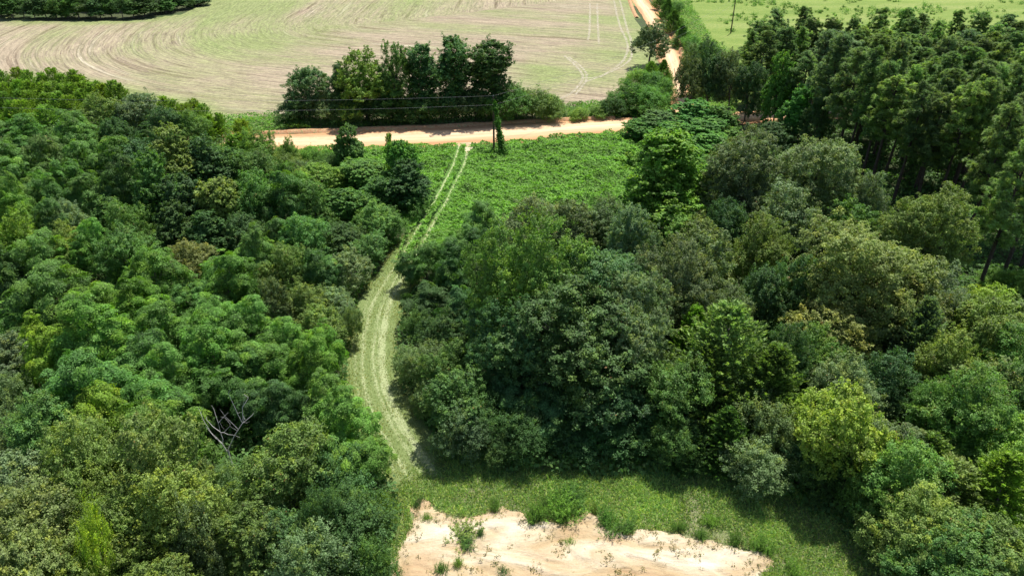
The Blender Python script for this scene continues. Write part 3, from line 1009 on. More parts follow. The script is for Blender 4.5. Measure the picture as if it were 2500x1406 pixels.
row("across the left thicket's upper middle", GL, [
    (50, 460, 130, 'frond', 9, 'bl'), (140, 460, 120, 'frond', 9, 'g'), (230, 470, 110, 'frond', 8, 'bl'), (310, 470, 110, 'frond', 8, 'dg'), (390, 500, 110, 'vine', 9, 'g'), (460, 500, 120, 'vine', 10, 'dg'), (530, 510, 110, 'vine', 9, 'ol'), (610, 500, 120, 'oak', 8, 'g'),
    (680, 490, 120, 'frond', 8, 'bl'), (760, 505, 110, 'oak', 7, 'g'), (840, 500, 110, 'vine', 6, 'g'), (910, 540, 100, 'oak', 5, 'g'), (960, 560, 60, 'shrub', 3, 'g'), (720, 455, 100, 'frond', 7, 'g')])
row("along the left thicket's dark middle", GL, [
    (20, 520, 110, 'frond', 8, 'bg'), (100, 550, 100, 'frond', 8, 'bl'), (180, 560, 90, 'oak', 6, 'gy'), (260, 540, 90, 'vine', 8, 'g'), (330, 580, 110, 'oak', 6, 'g'), (430, 570, 100, 'vine', 7, 'dg'), (510, 590, 100, 'vine', 6, 'dg'),
    (590, 570, 110, 'oak', 7, 'dg'), (670, 570, 110, 'frond', 7, 'dg'), (750, 580, 110, 'oak', 7, 'g'), (830, 580, 110, 'oak', 5, 'dg'), (900, 600, 90, 'oak', 4, 'g'), (40, 600, 110, 'oak', 7, 'ye')])
row("in the left thicket's low sunlit swathe", GL, [
    (0, 680, 120, 'frond', 7, 'dg'), (80, 650, 120, 'frond', 7, 'g'), (160, 630, 120, 'oak', 6, 'ol'), (240, 620, 110, 'frond', 6.5, 'bg'), (320, 640, 130, 'oak', 6, 'g'), (400, 680, 130, 'frond', 6.5, 'g'), (470, 640, 110, 'oak', 5.5, 'go'),
    (560, 640, 120, 'frond', 6.5, 'bg'), (640, 620, 110, 'frond', 6.5, 'bl'), (710, 660, 110, 'oak', 6, 'ol'), (790, 640, 100, 'frond', 6.5, 'bl'), (860, 660, 100, 'oak', 4.5, 'gy'), (560, 700, 120, 'frond', 6.5, 'g'), (480, 710, 110, 'frond', 6, 'g'), (640, 680, 100, 'oak', 5.5, 'ol')])
row("in the belt left of the lane's upper bend", GL, [
    (30, 760, 130, 'frond', 7, 'g'), (130, 730, 160, 'frond', 7.5, 'g'), (230, 740, 150, 'frond', 7.5, 'bg'), (340, 760, 140, 'frond', 7, 'bg'), (430, 800, 150, 'frond', 7, 'g'), (530, 780, 140, 'frond', 7, 'bg'),
    (670, 745, 90, 'oak', 6, 'gb'), (610, 790, 150, 'frond', 7, 'bg'), (740, 740, 110, 'oak', 5.5, 'ol'), (810, 740, 100, 'oak', 5, 'gy'), (850, 800, 50, 'shrub', 3.2, 'gy'), (770, 800, 120, 'oak', 5.5, 'ol')])
row("in the brightest belt beside the lane", GL, [
    (10, 860, 120, 'oak', 6, 'gy'), (110, 850, 120, 'frond', 8, 'ye'), (240, 840, 170, 'frond', 8, 'bg'), (330, 880, 170, 'frond', 7.5, 'g'), (430, 900, 160, 'frond', 7, 'bg'), (510, 860, 170, 'frond', 7.5, 'bg'),
    (610, 870, 160, 'frond', 7, 'bg'), (700, 840, 150, 'frond', 7, 'bg'), (785, 850, 110, 'frond', 6, 'bg'), (745, 910, 140, 'frond', 6.5, 'bg'), (560, 925, 150, 'frond', 6, 'g'), (660, 960, 140, 'frond', 6, 'dg')])
row("in the belt above the olive crowns", GL, [
    (20, 970, 110, 'shrub', 4.5, 'gy'), (220, 950, 190, 'frond', 7, 'g'), (360, 980, 180, 'frond', 7, 'g'), (120, 1060, 170, 'oak', 5.5, 'g'), (30, 1080, 130, 'shrub', 4.5, 'gy'), (250, 1050, 180, 'frond', 6, 'ye'), (385, 1060, 180, 'frond', 7, 'bg'),
    (470, 1000, 80, 'frond', 4.5, 'g'), (800, 980, 120, 'frond', 6, 'bg'), (860, 1020, 150, 'frond', 6.0, 'bg'), (740, 1000, 110, 'frond', 5.5, 'dg'), (885, 1110, 110, 'frond', 5.0, 'bg'), (840, 1120, 160, 'frond', 6.5, 'bg')])
row("in the nearest crowns at bottom left", GL, [
    (60, 1190, 200, 'oak', 7, 'gy'), (210, 1160, 200, 'oak', 8, 'ol'), (390, 1180, 200, 'oak', 8, 'ol'), (90, 1300, 230, 'oak', 8, 'go'), (270, 1290, 220, 'oak', 8, 'ol'), (410, 1300, 190, 'oak', 7, 'ol'),
    (705, 1140, 240, 'oak', 9, 'ol', "broad olive tree crown with rounded top beside the bleached dead branches"), (565, 1215, 100, 'shrub', 3.6, 'gy'), (600, 1330, 190, 'oak', 7, 'ol'), (490, 1340, 130, 'shrub', 5, 'gy'), (60, 1400, 230, 'oak', 8, 'go'), (230, 1410, 210, 'oak', 6, 'ol'),
    (380, 1420, 200, 'oak', 7, 'ol'), (220, 1420, 90, 'shrub', 7, 'li', "lime green bush at the bottom edge under the olive crowns"), (870, 1290, 200, 'shrub', 5.5, 'dg'), (760, 1390, 180, 'shrub', 5, 'gy'), (900, 1390, 130, 'shrub', 4, 'g'), (830, 1200, 150, 'shrub', 4, 'dg'),
    (940, 1250, 70, 'shrub', 2.2, 'sa'), (690, 1300, 180, 'oak', 6, 'dg'), (800, 1290, 120, 'shrub', 5, 'dg')])

# young plantation strip at the far left, beside the field
k = 0
lines = [((-60, 190), (120, 195), (250, 222), (330, 238)), ((-60, 222), (100, 225), (230, 245)), ((-60, 250), (90, 255), (200, 262)), ((-60, 280), (60, 285), (130, 290))]
for li, ln in enumerate(lines):
    P = resample([g(x, y + 34) for x, y in ln], 1.0)
    L = np.concatenate([[0], np.cumsum(np.linalg.norm(np.diff(P, axis=0), axis=1))])
    nn = int(L[-1] / 2.6)
    for j in range(nn):
        q = np.array([np.interp((j + .5) / nn * L[-1], L, P[:, 0]), np.interp((j + .5) / nn * L[-1], L, P[:, 1])])
        q += RNG.normal(size=2) * .45
        o = f"{'light' if (j + li) % 3 else 'yellow'} green sapling, {ORD[j] if j < len(ORD) else 'last'} from left in the {['row against the stubble field', 'second row from the stubble field', 'third row from the stubble field', 'front row of the stand'][li]}"
        plant('sapling', q[0], q[1], 3.4 * rnd.uniform(.85, 1.2), 4.7 * rnd.uniform(.85, 1.15), 'sa' if (j + li) % 3 else 'ye', o, 'young trees of the stand at the far left')
for j, (x, y) in enumerate([(360, 262), (395, 268), (430, 275), (460, 285), (490, 298), (515, 315), (535, 312), (470, 272), (500, 286), (590, 325)]):
    p, t = at(x, y, 2)
    plant('sapling', p[0], p[1], 2.8, 4.2, 'ye' if j % 2 else 'sa', f"{ORD[j]} from the left of the slender saplings at the field corner", 'saplings at the field corner')

# dark wood at the top left beyond the field
GT = 'trees of the dark wood beyond the field'


def rowb(phrase, group, items):
    """items: (px, base py, top py, width px, kind, colour[, label]) - height follows from base and top"""
    items = sorted(items, key=lambda q: q[0])
    n = len(items)
    for i, it in enumerate(items):
        px, by, ty, wp, kind, colr = it[:6]
        p, t = at(px, by)
        d = ray(px, ty)
        H = CAM_H + d[2] * p[1] / d[1]
        xx = d[0] * p[1] / d[1] * .5 + p[0] * .5
        lab = it[6] if len(it) > 6 else f"{CW[colr]} {KN[kind][1]}, {ORD[i] if i < n - 1 else 'rightmost'}{' from left' if 0 < i < n - 1 else ''} {phrase}"
        plant(kind, float(xx), float(p[1]), wp / FPX * t, H, colr, lab, group)


it = []
for j in range(20):
    it.append((-30 + j * 27, 47 - (2 if j % 2 else 0) - (0 if j < 14 else (j - 13) * 5) - (4 if j < 2 else 0), -8 + 5 * math.sin(j * 2.1), 50 + 8 * math.sin(j), 'vine' if j % 3 else 'oak', ('dg', 'g', 'dg', 'bl', 'dg')[j % 5]))
rowb("in the far wood's front edge", GT, it)
rowb("in the far wood's taller back line", GT, [(-30 + j * 36, 26 - (0 if j < 11 else (j - 10) * 6), -50, 66, 'oak', ('dg', 'dg', 'g')[j % 3]) for j in range(15)])

# ------------------------------------------------------------------ roadside row beyond the dirt road
GR = 'tall trees lining the far side of the dirt road'
rowb("in the row beyond the dirt road", GR, [
    (748, 297, 166, 120, 'oak', 'bl', "round bluish green tree at the left end of the roadside row"), (828, 293, 148, 62, 'tall', 'dg', "slim dark tree behind the yellow green roadside tree"),
    (890, 299, 126, 139, 'oak', 'ye', "yellow green tree with bare inner limbs in the roadside row"), (968, 295, 106, 91, 'oak', 'g', "tall open crowned tree right of the yellow green roadside tree"),
    (1026, 293, 112, 81, 'column', 'dg', "dark open crowned tree left of the gap in the roadside row"), (1108, 293, 93, 80, 'column', 'dg', "tallest slim dark tree of the roadside row, above the lane mouth"),
    (1198, 291, 103, 88, 'column', 'dg', "slim dark tree at the right end of the roadside row behind the utility pole"), (955, 299, 190, 86, 'tall', 'g', "short tree under the open crowned roadside trees")])
rowb("in the brush under the roadside row", 'brush at the foot of the roadside row', [
    (735, 299, 245, 87, 'shrub', 'dg'), (790, 300, 235, 87, 'shrub', 'gy'), (850, 300, 240, 100, 'shrub', 'dg'), (905, 300, 232, 100, 'shrub', 'dg'), (960, 299, 238, 100, 'shrub', 'dg'), (1010, 298, 236, 100, 'shrub', 'dg'), (1060, 297, 232, 87, 'shrub', 'dg'), (1110, 296, 222, 100, 'shrub', 'gb'),
    (1160, 295, 225, 100, 'shrub', 'dg'), (1210, 294, 225, 100, 'shrub', 'g'), (1260, 293, 222, 100, 'shrub', 'g'), (1300, 292, 228, 100, 'shrub', 'ol'), (1340, 291, 240, 87, 'shrub', 'ol')])
row("in the hedge at the field corner", 'hedge at the road corner', [
    (1415, 280, 50, 'shrub', 1.8, 'sa'), (1500, 262, 60, 'shrub', 3, 'dg'), (1545, 240, 90, 'shrub', 4.5, 'g'), (1590, 250, 90, 'shrub', 4.5, 'kd'), (1600, 205, 70, 'shrub', 4.5, 'g'), (1555, 200, 70, 'shrub', 4, 'sa'), (1590, 180, 50, 'cedar', 5, 'sa'),
    (1620, 178, 40, 'cedar', 5, 'g'), (1460, 275, 45, 'shrub', 1.8, 'sa'), (1625, 225, 50, 'shrub', 4, 'g')])
row("by the side road", 'trees along the side road', [
    (1590, 95, 88, 'oak', 10, 'gb', "lone grey green tree standing between the field and the side road"), (1628, 25, 45, 'cedar', 6, 'dg'), (1645, 55, 50, 'cedar', 6, 'g'), (1668, 88, 50, 'cedar', 5.5, 'g'), (1690, 110, 50, 'shrub', 3.5, 'bg'),
    (1612, 0, 40, 'cedar', 6, 'g'), (1700, 135, 60, 'shrub', 3.5, 'g'), (1735, 120, 40, 'shrub', 2.2, 'sa'), (1650, 20, 34, 'shrub', 3, 'g')])
row("in the dusky clump beside the pines", 'dusky trees between the side road and the pines', [
    (1695, 215, 75, 'oak', 9, 'gb'), (1735, 200, 90, 'oak', 10, 'dg'), (1790, 205, 95, 'oak', 10, 'gb'), (1760, 165, 80, 'oak', 9, 'gy'), (1700, 180, 60, 'oak', 8, 'gb'), (1830, 215, 80, 'oak', 10, 'dg'), (1900, 240, 72, 'vine', 11, 'bg', "light green vine covered tree standing out against the dark pines"),
    (1940, 285, 80, 'vine', 8, 'kd'), (1990, 300, 80, 'oak', 8, 'dg'), (1900, 320, 90, 'oak', 5, 'dg')])
row("in the vine mound at the road junction", 'vine mounds at the road junction', [
    (1565, 315, 80, 'vine', 3.5, 'kd'), (1620, 300, 110, 'vine', 4.5, 'g'), (1690, 295, 120, 'vine', 5, 'kd'), (1640, 330, 110, 'vine', 4, 'kd'), (1720, 325, 120, 'vine', 4.5, 'kd'), (1780, 340, 90, 'vine', 3.5, 'bg'), (1740, 360, 110, 'vine', 3.5, 'kd'), (1730, 400, 80, 'vine', 2.6, 'bg'), (1760, 300, 80, 'vine', 4.5, 'g'), (1810, 350, 60, 'shrub', 2.5, 'bg')])

# ------------------------------------------------------------------ woods right of the lane
GB = 'trees of the wood right of the grass lane'
row("along the right side of the lane", GB, [
    (1170, 540, 120, 'frond', 6.5, 'g'), (1100, 590, 110, 'frond', 6, 'g'), (1185, 600, 110, 'frond', 7, 'dg'), (1040, 640, 90, 'frond', 4.5, 'g'), (1000, 655, 70, 'frond', 3.5, 'bl'), (1120, 660, 120, 'frond', 7, 'dg'), (1045, 720, 120, 'frond', 5.5, 'dg'),
    (1130, 740, 120, 'frond', 7, 'dg'), (1030, 790, 80, 'shrub', 3, 'g'), (1080, 820, 110, 'oak', 5, 'dg'), (1035, 890, 120, 'shrub', 4, 'gy'), (1090, 900, 130, 'oak', 5.5, 'g'), (1120, 990, 170, 'oak', 5.5, 'g'), (1070, 960, 120, 'shrub', 3.6, 'gy'), (1130, 1070, 130, 'shrub', 3.6, 'gy'), (1180, 1040, 130, 'shrub', 4, 'dg'),
    (1210, 1090, 90, 'shrub', 2.6, 'dg'), (1100, 1040, 80, 'shrub', 2.6, 'g')])
row("in the big shaded central group", GB, [
    (1290, 710, 250, 'bigoak', 13.5, 'g', "big yellow tipped hardwood crown at the upper left of the central group"), (1460, 700, 250, 'bigoak', 14, 'dg'), (1390, 812, 320, 'bigoak', 12.5, 'dg', "largest hardwood crown in the centre with yellow green sprays"),
    (1240, 828, 200, 'bigoak', 11, 'dg'), (1570, 842, 190, 'bigoak', 11, 'gy'), (1590, 715, 200, 'bigoak', 11.5, 'gb'), (1230, 640, 140, 'oak', 10, 'gb'), (1300, 565, 130, 'oak', 7.5, 'gb'), (1395, 555, 130, 'oak', 7.5, 'gb'), (1465, 545, 120, 'oak', 7.5, 'gb'), (1530, 600, 120, 'oak', 8, 'gy'),
    (1490, 950, 230, 'oak', 7, 'dg'), (1310, 965, 180, 'frond', 5.5, 'dg'), (1380, 1040, 150, 'shrub', 3, 'dg'), (1510, 1050, 170, 'shrub', 3, 'dg'), (1620, 985, 180, 'oak', 6.5, 'g'), (1260, 1080, 120, 'shrub', 3.5, 'dg'), (1640, 1090, 130, 'shrub', 3.5, 'dg'), (1560, 500, 70, 'shrub', 3, 'sa')])
row("in the crowns right of the vine field", GB, [
    (1640, 462, 190, 'upright', 13.5, 'bg', "bright green upright tree standing at the right edge of the vine field"), (1700, 610, 130, 'oak', 8, 'ol'), (1700, 690, 200, 'oak', 11, 'gy'), (1830, 470, 210, 'bigoak', 13, 'gb', "large dusky grey crown behind the round grey green tree"),
    (1960, 440, 210, 'bigoak', 13, 'gy', "broad grey green crown in front of the pine trunks"), (1900, 560, 170, 'oak', 10, 'gy'), (1850, 630, 140, 'oak', 9, 'ol'), (2110, 510, 110, 'oak', 9, 'gy'), (2060, 570, 150, 'oak', 9, 'g'), (1780, 560, 120, 'oak', 9, 'dg'), (1860, 740, 140, 'oak', 9, 'dg'), (1770, 780, 140, 'oak', 9, 'gb'), (1650, 590, 90, 'upright', 7, 'bg'), (1790, 420, 110, 'oak', 8, 'gb'), (1740, 430, 80, 'shrub', 3, 'bg')])
row("in the wood around the golden crown", GB, [
    (2095, 690, 270, 'bigoak', 12, 'go', "golden olive tree with the brightest dome on the right side"), (2260, 590, 220, 'bigoak', 12, 'ol', "wide olive crown in front of the bare pine trunks"), (2050, 800, 180, 'oak', 9, 'go'), (2200, 770, 190, 'oak', 9, 'go'), (1960, 870, 170, 'oak', 8.5, 'g'),
    (2280, 735, 150, 'oak', 7, 'gy'), (1940, 730, 120, 'oak', 9, 'dg'), (1775, 880, 240, 'cedar', 11.5, 'pg'), (1690, 860, 130, 'cedar', 8, 'sa'), (1850, 970, 220, 'cedar', 8, 'ol'), (1710, 980, 230, 'cedar', 7, 'ol'), (2245, 860, 170, 'cedar', 8, 'gy'), (2080, 950, 150, 'oak', 7.5, 'gb'), (2180, 930, 150, 'oak', 7.5, 'dg'), (2300, 900, 160, 'oak', 7.5, 'ol'), (1900, 900, 120, 'oak', 8, 'dg'), (1780, 1060, 150, 'cedar', 6, 'g'), (1680, 1080, 130, 'cedar', 4.5, 'dg')])
row("in the low wood at the right frame edge", GB, [
    (2400, 765, 170, 'oak', 5.5, 'ye'), (2470, 790, 150, 'oak', 5, 'ol'), (2400, 830, 180, 'oak', 7.5, 'ol'), (2490, 880, 170, 'oak', 7.5, 'g'), (2390, 950, 180, 'oak', 7.5, 'ol'), (2490, 1000, 170, 'oak', 7, 'g'), (2360, 1050, 170, 'oak', 7, 'g'), (2460, 1110, 180, 'oak', 7, 'bg'), (2330, 800, 130, 'oak', 7, 'gy'), (2440, 690, 90, 'shrub', 2.2, 'bg'), (2500, 700, 100, 'shrub', 2.2, 'sa')])
row("at the lower right, beside the grass clearing", GB, [
    (2040, 1035, 230, 'oak', 9, 'li', "yellow green tree glowing at the lower right between darker crowns"), (1870, 1060, 140, 'shrub', 5, 'gy'), (1840, 1140, 130, 'shrub', 3.6, 'gy'), (1965, 1120, 110, 'oak', 4, 'dg'), (2070, 1150, 120, 'oak', 4, 'g'), (2160, 1100, 150, 'oak', 6, 'gy'), (2200, 1200, 180, 'oak', 6, 'g'),
    (2260, 1130, 190, 'cedar', 6.5, 'ol'), (2290, 1010, 130, 'oak', 7, 'g'), (2320, 1210, 230, 'cedar', 6, 'ol'), (2235, 1300, 190, 'oak', 6, 'ol'), (2330, 1340, 200, 'oak', 6, 'g'), (2440, 1230, 230, 'cedar', 6, 'ye'), (2420, 1350, 210, 'oak', 7, 'ol'), (2290, 1420, 180, 'oak', 5.5, 'g'), (2370, 1440, 200, 'oak', 6, 'g'), (2500, 1440, 200, 'oak', 6, 'ol'), (2110, 1215, 110, 'shrub', 3.8, 'g'), (1990, 1160, 110, 'shrub', 3.2, 'dg')])

# ------------------------------------------------------------------ pine plantation
GPN = 'pines of the plantation at the right'
for n_, (px_, py_, hh_, lb_) in enumerate([(2385, 715, 17, "long bare trunked pine leaning in front at the right edge"), (2448, 672, 16, "bare trunked pine just right of the frontmost leaning pine"), (2490, 655, 17, "bare trunked pine cut by the right frame edge"),
        (2352, 592, 17, "slim pine, left of a close pair behind the frontmost pine"), (2378, 580, 16, "slim pine, right of a close pair behind the frontmost pine"), (2440, 585, 17, "pine between the close pair and the frame edge"), (2500, 590, 17, "pine behind the one cut by the right frame edge"),
        (2100, 447, 17, "dark trunked pine at the plantation's left corner behind the grey green crown"), (2178, 500, 16, "pine standing over the light understory at the plantation's left corner"), (2280, 520, 17, "pine rising behind the wide olive crown"), (2230, 470, 16, "pine behind the olive crown, further left and back")]):
    q = g(px_, py_)
    plant('pine', q[0], q[1], 4.6, hh_, 'pi' if n_ % 3 else 'pg', lb_, GPN)
rows_y = [90, 96, 102, 108, 114, 120, 136, 142, 148, 154]
names = ["the front row of the plantation", "the second row of the plantation", "the third row of the plantation", "the fourth row of the plantation", "the fifth row of the plantation",
         "the last row before the dirt road", "the first row beyond the dirt road", "the second row beyond the dirt road", "the third row beyond the dirt road", "the back row against the pasture"]
left_x = [54, 51, 50, 50, 49, 47, 45, 44, 47, 54]
for yy, nm_, lx in zip(rows_y, names, left_x):
    xr = .694 * (yy * .866 + 20) * 1.12 + 4
    xs = np.arange(lx, xr, 5.0 if yy > 80 else 6.5)
    for j, xx in enumerate(xs):
        X = xx + rnd.uniform(-1.2, 1.2); Y = yy + rnd.uniform(-1.4, 1.4)
        H = rnd.uniform(15, 18.0) if yy < 115 else rnd.uniform(12.3, 14.8)
        plant('pine', X, Y, 5 * rnd.uniform(.85, 1.2), H, 'pi' if rnd.random() < .7 else 'pg', f"straight dark pine, {ORD[j] if j < 30 else 'last'} from left in {nm_}".replace('leftmost from left', 'leftmost'), GPN)

# ------------------------------------------------------------------ weeds of the clearing
GW = 'weedy bushes on the edge of the bare soil'
for (x, y, wp, H, colr, lab) in [
    (1208, 1232, 24, .9, 'g', "small green weed clump, leftmost on the edge of the bare soil"), (1306, 1250, 42, 1.4, 'bg', "rounded green weed bush left of the biggest bush"),
    (1378, 1240, 74, 1.7, 'bg', "front half of the biggest green weed bush by the bare soil"), (1385, 1200, 66, 1.5, 'g', "back half of the biggest green weed bush by the bare soil"), (1485, 1262, 42, 1.3, 'g', "green weed bush jutting into the bare soil right of the biggest bush"),
    (1522, 1285, 46, 1.2, 'g', "lower green weed bush jutting furthest into the bare soil"), (1038, 1262, 24, .7, 'bg', "small round weed on the sand below the lane mouth"), (1330, 1225, 30, .9, 'g', "low weed between the rounded bush and the biggest bush"),
    (1130, 1300, 70, .5, 'ol', "flat dark weed patch lying on the sand at the left"), (1145, 1325, 34, .6, 'g', "small dark weed at the foot of the flat weed patch"), (1172, 1302, 18, .8, 'dg', "thin upright weed right of the flat weed patch"), (1390, 1325, 26, .5, 'sa', "sparse pale weed alone in the middle of the sand"),
    (1655, 1285, 24, .8, 'g', "first small weed right of the bare soil's upper edge"), (1712, 1300, 26, .9, 'g', "second small weed along the bare soil's right edge"), (1797, 1310, 26, 1.0, 'g', "third weed along the bare soil's right edge"), (1870, 1325, 40, 1.2, 'bg', "taller weed at the right corner of the bare soil"),
    (1940, 1390, 34, .9, 'bg', "weed in the grass right of the bare soil at the bottom edge"), (1080, 1385, 32, .7, 'g', "low weed near the bottom edge at the left of the sand"), (1120, 1375, 22, .9, 'sa', "slender weed near the bottom edge of the sand"), (1232, 1395, 26, .5, 'dg', "dark sprig at the bottom edge in the middle of the sand"),
    (1020, 1225, 18, .6, 'dg', "dark tuft beside the lane mouth"), (1440, 410, 28, .9, 'dg', "dark bush, left of two in the vine field"), (1478, 428, 30, 1.0, 'dg', "dark bush, right of two in the vine field"), (1335, 465, 34, .9, 'dg', "dark bush near the lower edge of the vine field"), (1730, 1270, 30, .7, 'sa', "pale weed in the rough grass above the bare soil"), (1450, 1240, 20, .9, 'ol', "thin brownish weed between the two bush groups")]:
    p, t = at(x, y, H * .5)
    o = plant('weed', float(p[0]), float(p[1]), wp / FPX * t * 1.15, H * 1.1, colr, lab, GW if y > 900 else 'dark bushes in the vine field')

# ------------------------------------------------------------------ ground cover
def scatter_in(poly_px, dens, seed, px=True):
    poly = [g(*p) for p in poly_px] if px else poly_px
    A = np.array(poly); lo, hi = A.min(0), A.max(0)
    rng = np.random.default_rng(seed)
    n = int((hi[0] - lo[0]) * (hi[1] - lo[1]) * dens)
    P = rng.uniform(lo, hi, (n, 2))
    return P[inside(P, poly)], rng


def carpet(name, poly_px, dens, leaf, hbase, hamp, hscale, colr, mat, seed, avoid=None, label=None, thick=.25):
    P, rng = scatter_in(poly_px, dens, seed)
    if avoid is not None:
        d, _, _ = dist_poly(P, avoid[0]); P = P[(d > avoid[1] + rng.normal(size=len(P)) * .25) | ((d < (avoid[2] if len(avoid) > 2 else -1) + rng.normal(size=len(P)) * .15) & (P[:, 1] > 74))]
    n = len(P)
    h = hbase + hamp * (fbm(P[:, 0] / hscale, P[:, 1] / hscale, seed, 3) ** 1.5) * 2
    ex = (fbm((P[:, 0] + .3) / hscale, P[:, 1] / hscale, seed, 3) - fbm(P[:, 0] / hscale, P[:, 1] / hscale, seed, 3)) * hamp / .3 * 2
    ey = (fbm(P[:, 0] / hscale, (P[:, 1] + .3) / hscale, seed, 3) - fbm(P[:, 0] / hscale, P[:, 1] / hscale, seed, 3)) * hamp / .3 * 2
    z = h * rng.uniform(1 - thick, 1.03, n)
    Nn = unit(np.stack([-ex, -ey, np.ones(n)], 1) + rng.normal(size=(n, 3)) * .38)
    L = leaf * rng.uniform(.7, 1.3, n)
    cl = fbm(P[:, 0] / 3, P[:, 1] / 3, seed + 5, 3)
    tint = np.stack([rng.random(n), cl, (rng.random(n) < .2) * cl * .6], 1)
    V, F, T = cards(np.column_stack([P, z]), Nn, L, L * .8, tint, rng=rng)
    o = link(name, mesh_np(name, V, F, mat, T))
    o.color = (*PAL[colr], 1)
    return tag(o, label, 'ground cover', None, 'stuff')


TL = np.array([t_[:2] for t_ in TRW])
TLd = resample(TL, 1.0)
kudzu_px = [(690, 372), (1112, 358), (1140, 365), (1200, 358), (1300, 348), (1400, 338), (1530, 328), (1640, 350), (1700, 400), (1700, 470), (1650, 560), (1560, 580), (1300, 560), (1150, 560), (1090, 640), (1000, 680), (960, 660), (1000, 560), (900, 480), (780, 440), (690, 420)]
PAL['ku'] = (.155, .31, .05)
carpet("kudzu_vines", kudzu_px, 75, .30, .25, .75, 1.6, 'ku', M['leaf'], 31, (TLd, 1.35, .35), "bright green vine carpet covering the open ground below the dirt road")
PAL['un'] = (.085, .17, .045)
left_px = [(-250, 300), (480, 330), (700, 380), (900, 470), (985, 560), (965, 640), (930, 700), (870, 780), (850, 900), (870, 1000), (930, 1080), (970, 1180), (985, 1240), (965, 1330), (950, 1500), (-300, 1500)]
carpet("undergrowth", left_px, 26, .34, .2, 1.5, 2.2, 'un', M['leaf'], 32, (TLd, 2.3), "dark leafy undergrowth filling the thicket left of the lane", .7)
right_px = [(1150, 560), (1560, 560), (1700, 420), (1820, 340), (2000, 310), (2700, 300), (2800, 1500), (2260, 1500), (2150, 1400), (2040, 1290), (1880, 1215), (1720, 1172), (1500, 1165), (1230, 1160), (1090, 1110), (1000, 1010), (960, 900), (975, 800), (1000, 720), (1090, 620)]
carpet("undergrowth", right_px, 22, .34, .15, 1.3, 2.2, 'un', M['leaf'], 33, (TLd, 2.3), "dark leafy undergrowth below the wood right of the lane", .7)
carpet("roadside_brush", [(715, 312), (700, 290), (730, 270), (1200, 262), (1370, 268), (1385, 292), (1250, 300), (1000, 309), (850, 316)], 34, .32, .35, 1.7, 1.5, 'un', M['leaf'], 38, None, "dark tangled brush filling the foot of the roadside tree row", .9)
PAL['ve'] = (.12, .24, .04)
carpet("verge_growth", [(500, 330), (540, 296), (600, 285), (720, 285), (760, 318), (640, 326)], 40, .3, .2, .8, 1.8, 've', M['leaf'], 34, None, "bright green verge growth at the left end of the roadside trees", .5)
carpet("verge_growth", [(1360, 292), (1370, 262), (1420, 255), (1500, 250), (1560, 245), (1640, 260), (1650, 300), (1540, 288), (1440, 292)], 40, .3, .15, .7, 1.6, 've', M['leaf'], 35, None, "bright green verge growth between the field corner and the dirt road", .5)
carpet("verge_growth", [(1655, 300), (1690, 200), (1680, 140), (1640, 60), (1610, 0), (1680, 0), (1740, 100), (1800, 140), (1800, 300)], 14, .32, .1, .9, 2.2, 've', M['leaf'], 36, None, "rough green growth on the bank beside the side road", .6)


def blades(name, poly_px, dens, h0, colr, seed, label, avoid=None, mask=None, wd=.05, only=None, warm=.5, keepoff=None):
    P, rng = scatter_in(poly_px, dens, seed)
    if avoid is not None: P = P[~inside(P, avoid)]
    if only is not None:
        d, _, _ = dist_poly(P, only[0]); P = P[(d < only[1]) & (rng.random(len(P)) < np.where(d > 2.0, only[2], .34))]
    cl = fbm(P[:, 0] / 2.2, P[:, 1] / 2.2, seed, 4)
    if keepoff is not None: d_, _, _ = dist_poly(P, TLd); k_ = (d_ > keepoff + rng.normal(size=len(P)) * .5) | (P[:, 1] < 41.2 + rng.normal(size=len(P)) * 1.0); P = P[k_]; cl = cl[k_]
    if mask: k = cl > mask + rng.normal(size=len(P)) * .08; P = P[k]; cl = cl[k]
    n = len(P)
    D = unit(np.stack([rng.normal(size=n) * .7, rng.normal(size=n) * .7, np.abs(rng.normal(size=n)) * .5 + .45], 1))
    L = h0 * rng.uniform(.5, 1.3, n) * (.5 + cl)
    Nn = unit(np.cross(D, rng.normal(size=(n, 3)))); Nn = Nn * np.where(Nn[:, 2:] < 0, -1, 1)
    tint = np.stack([rng.random(n), cl, np.clip((rng.random(n) < warm) * rng.random(n) * 1.3, 0, 1)], 1)
    V, F, T = cards(np.column_stack([P, .03 + D[:, 2] * L * .5]), Nn, L, wd, tint, D, rng)
    o = link(name, mesh_np(name, V, F, M['grassblade'], T))
    o.color = (*PAL[colr], 1)
    return tag(o, label, 'grass', None, 'stuff')


PAL['gr'] = (.20, .33, .09)
bare_w = [g(*p) for p in bare_px]
clear_px = [(975, 1500), (965, 1390), (940, 1290), (965, 1200), (1040, 1090), (1200, 1115), (1500, 1110), (1720, 1120), (1900, 1170), (2060, 1250), (2130, 1340), (2260, 1420), (2300, 1500)]
blades("grass", clear_px, 260, .34, 'gr', 41, "rough yellow green grass around the patch of bare soil", [tuple(q) for q in (BA - BA.mean(0)) * (.985, .93) + BA.mean(0)], .27, keepoff=2.2, warm=.48)
PAL['gl'] = (.16, .21, .06)
blades("grass", [(840, 660), (1080, 520), (1060, 700), (990, 900), (1060, 1060), (1120, 1200), (1050, 1240), (960, 1230), (830, 960)], 190, .2, 'gl', 42, "pale mown grass growing along the lane", None, .3, .045, (TLd, 3.0, .55), .7)
PAL['ps'] = (.10, .21, .04)
P, rng = scatter_in([(1650, 150), (1640, 20), (1630, 2), (2500, -10), (2500, 60), (2000, 110), (1760, 150)], .16, 43)
cl = fbm(P[:, 0] / 12, P[:, 1] / 12, 8); P = P[cl > .47]
k = np.repeat(np.arange(len(P)), 46); n = len(k); hh = rng.uniform(.4, 1.1, len(P))
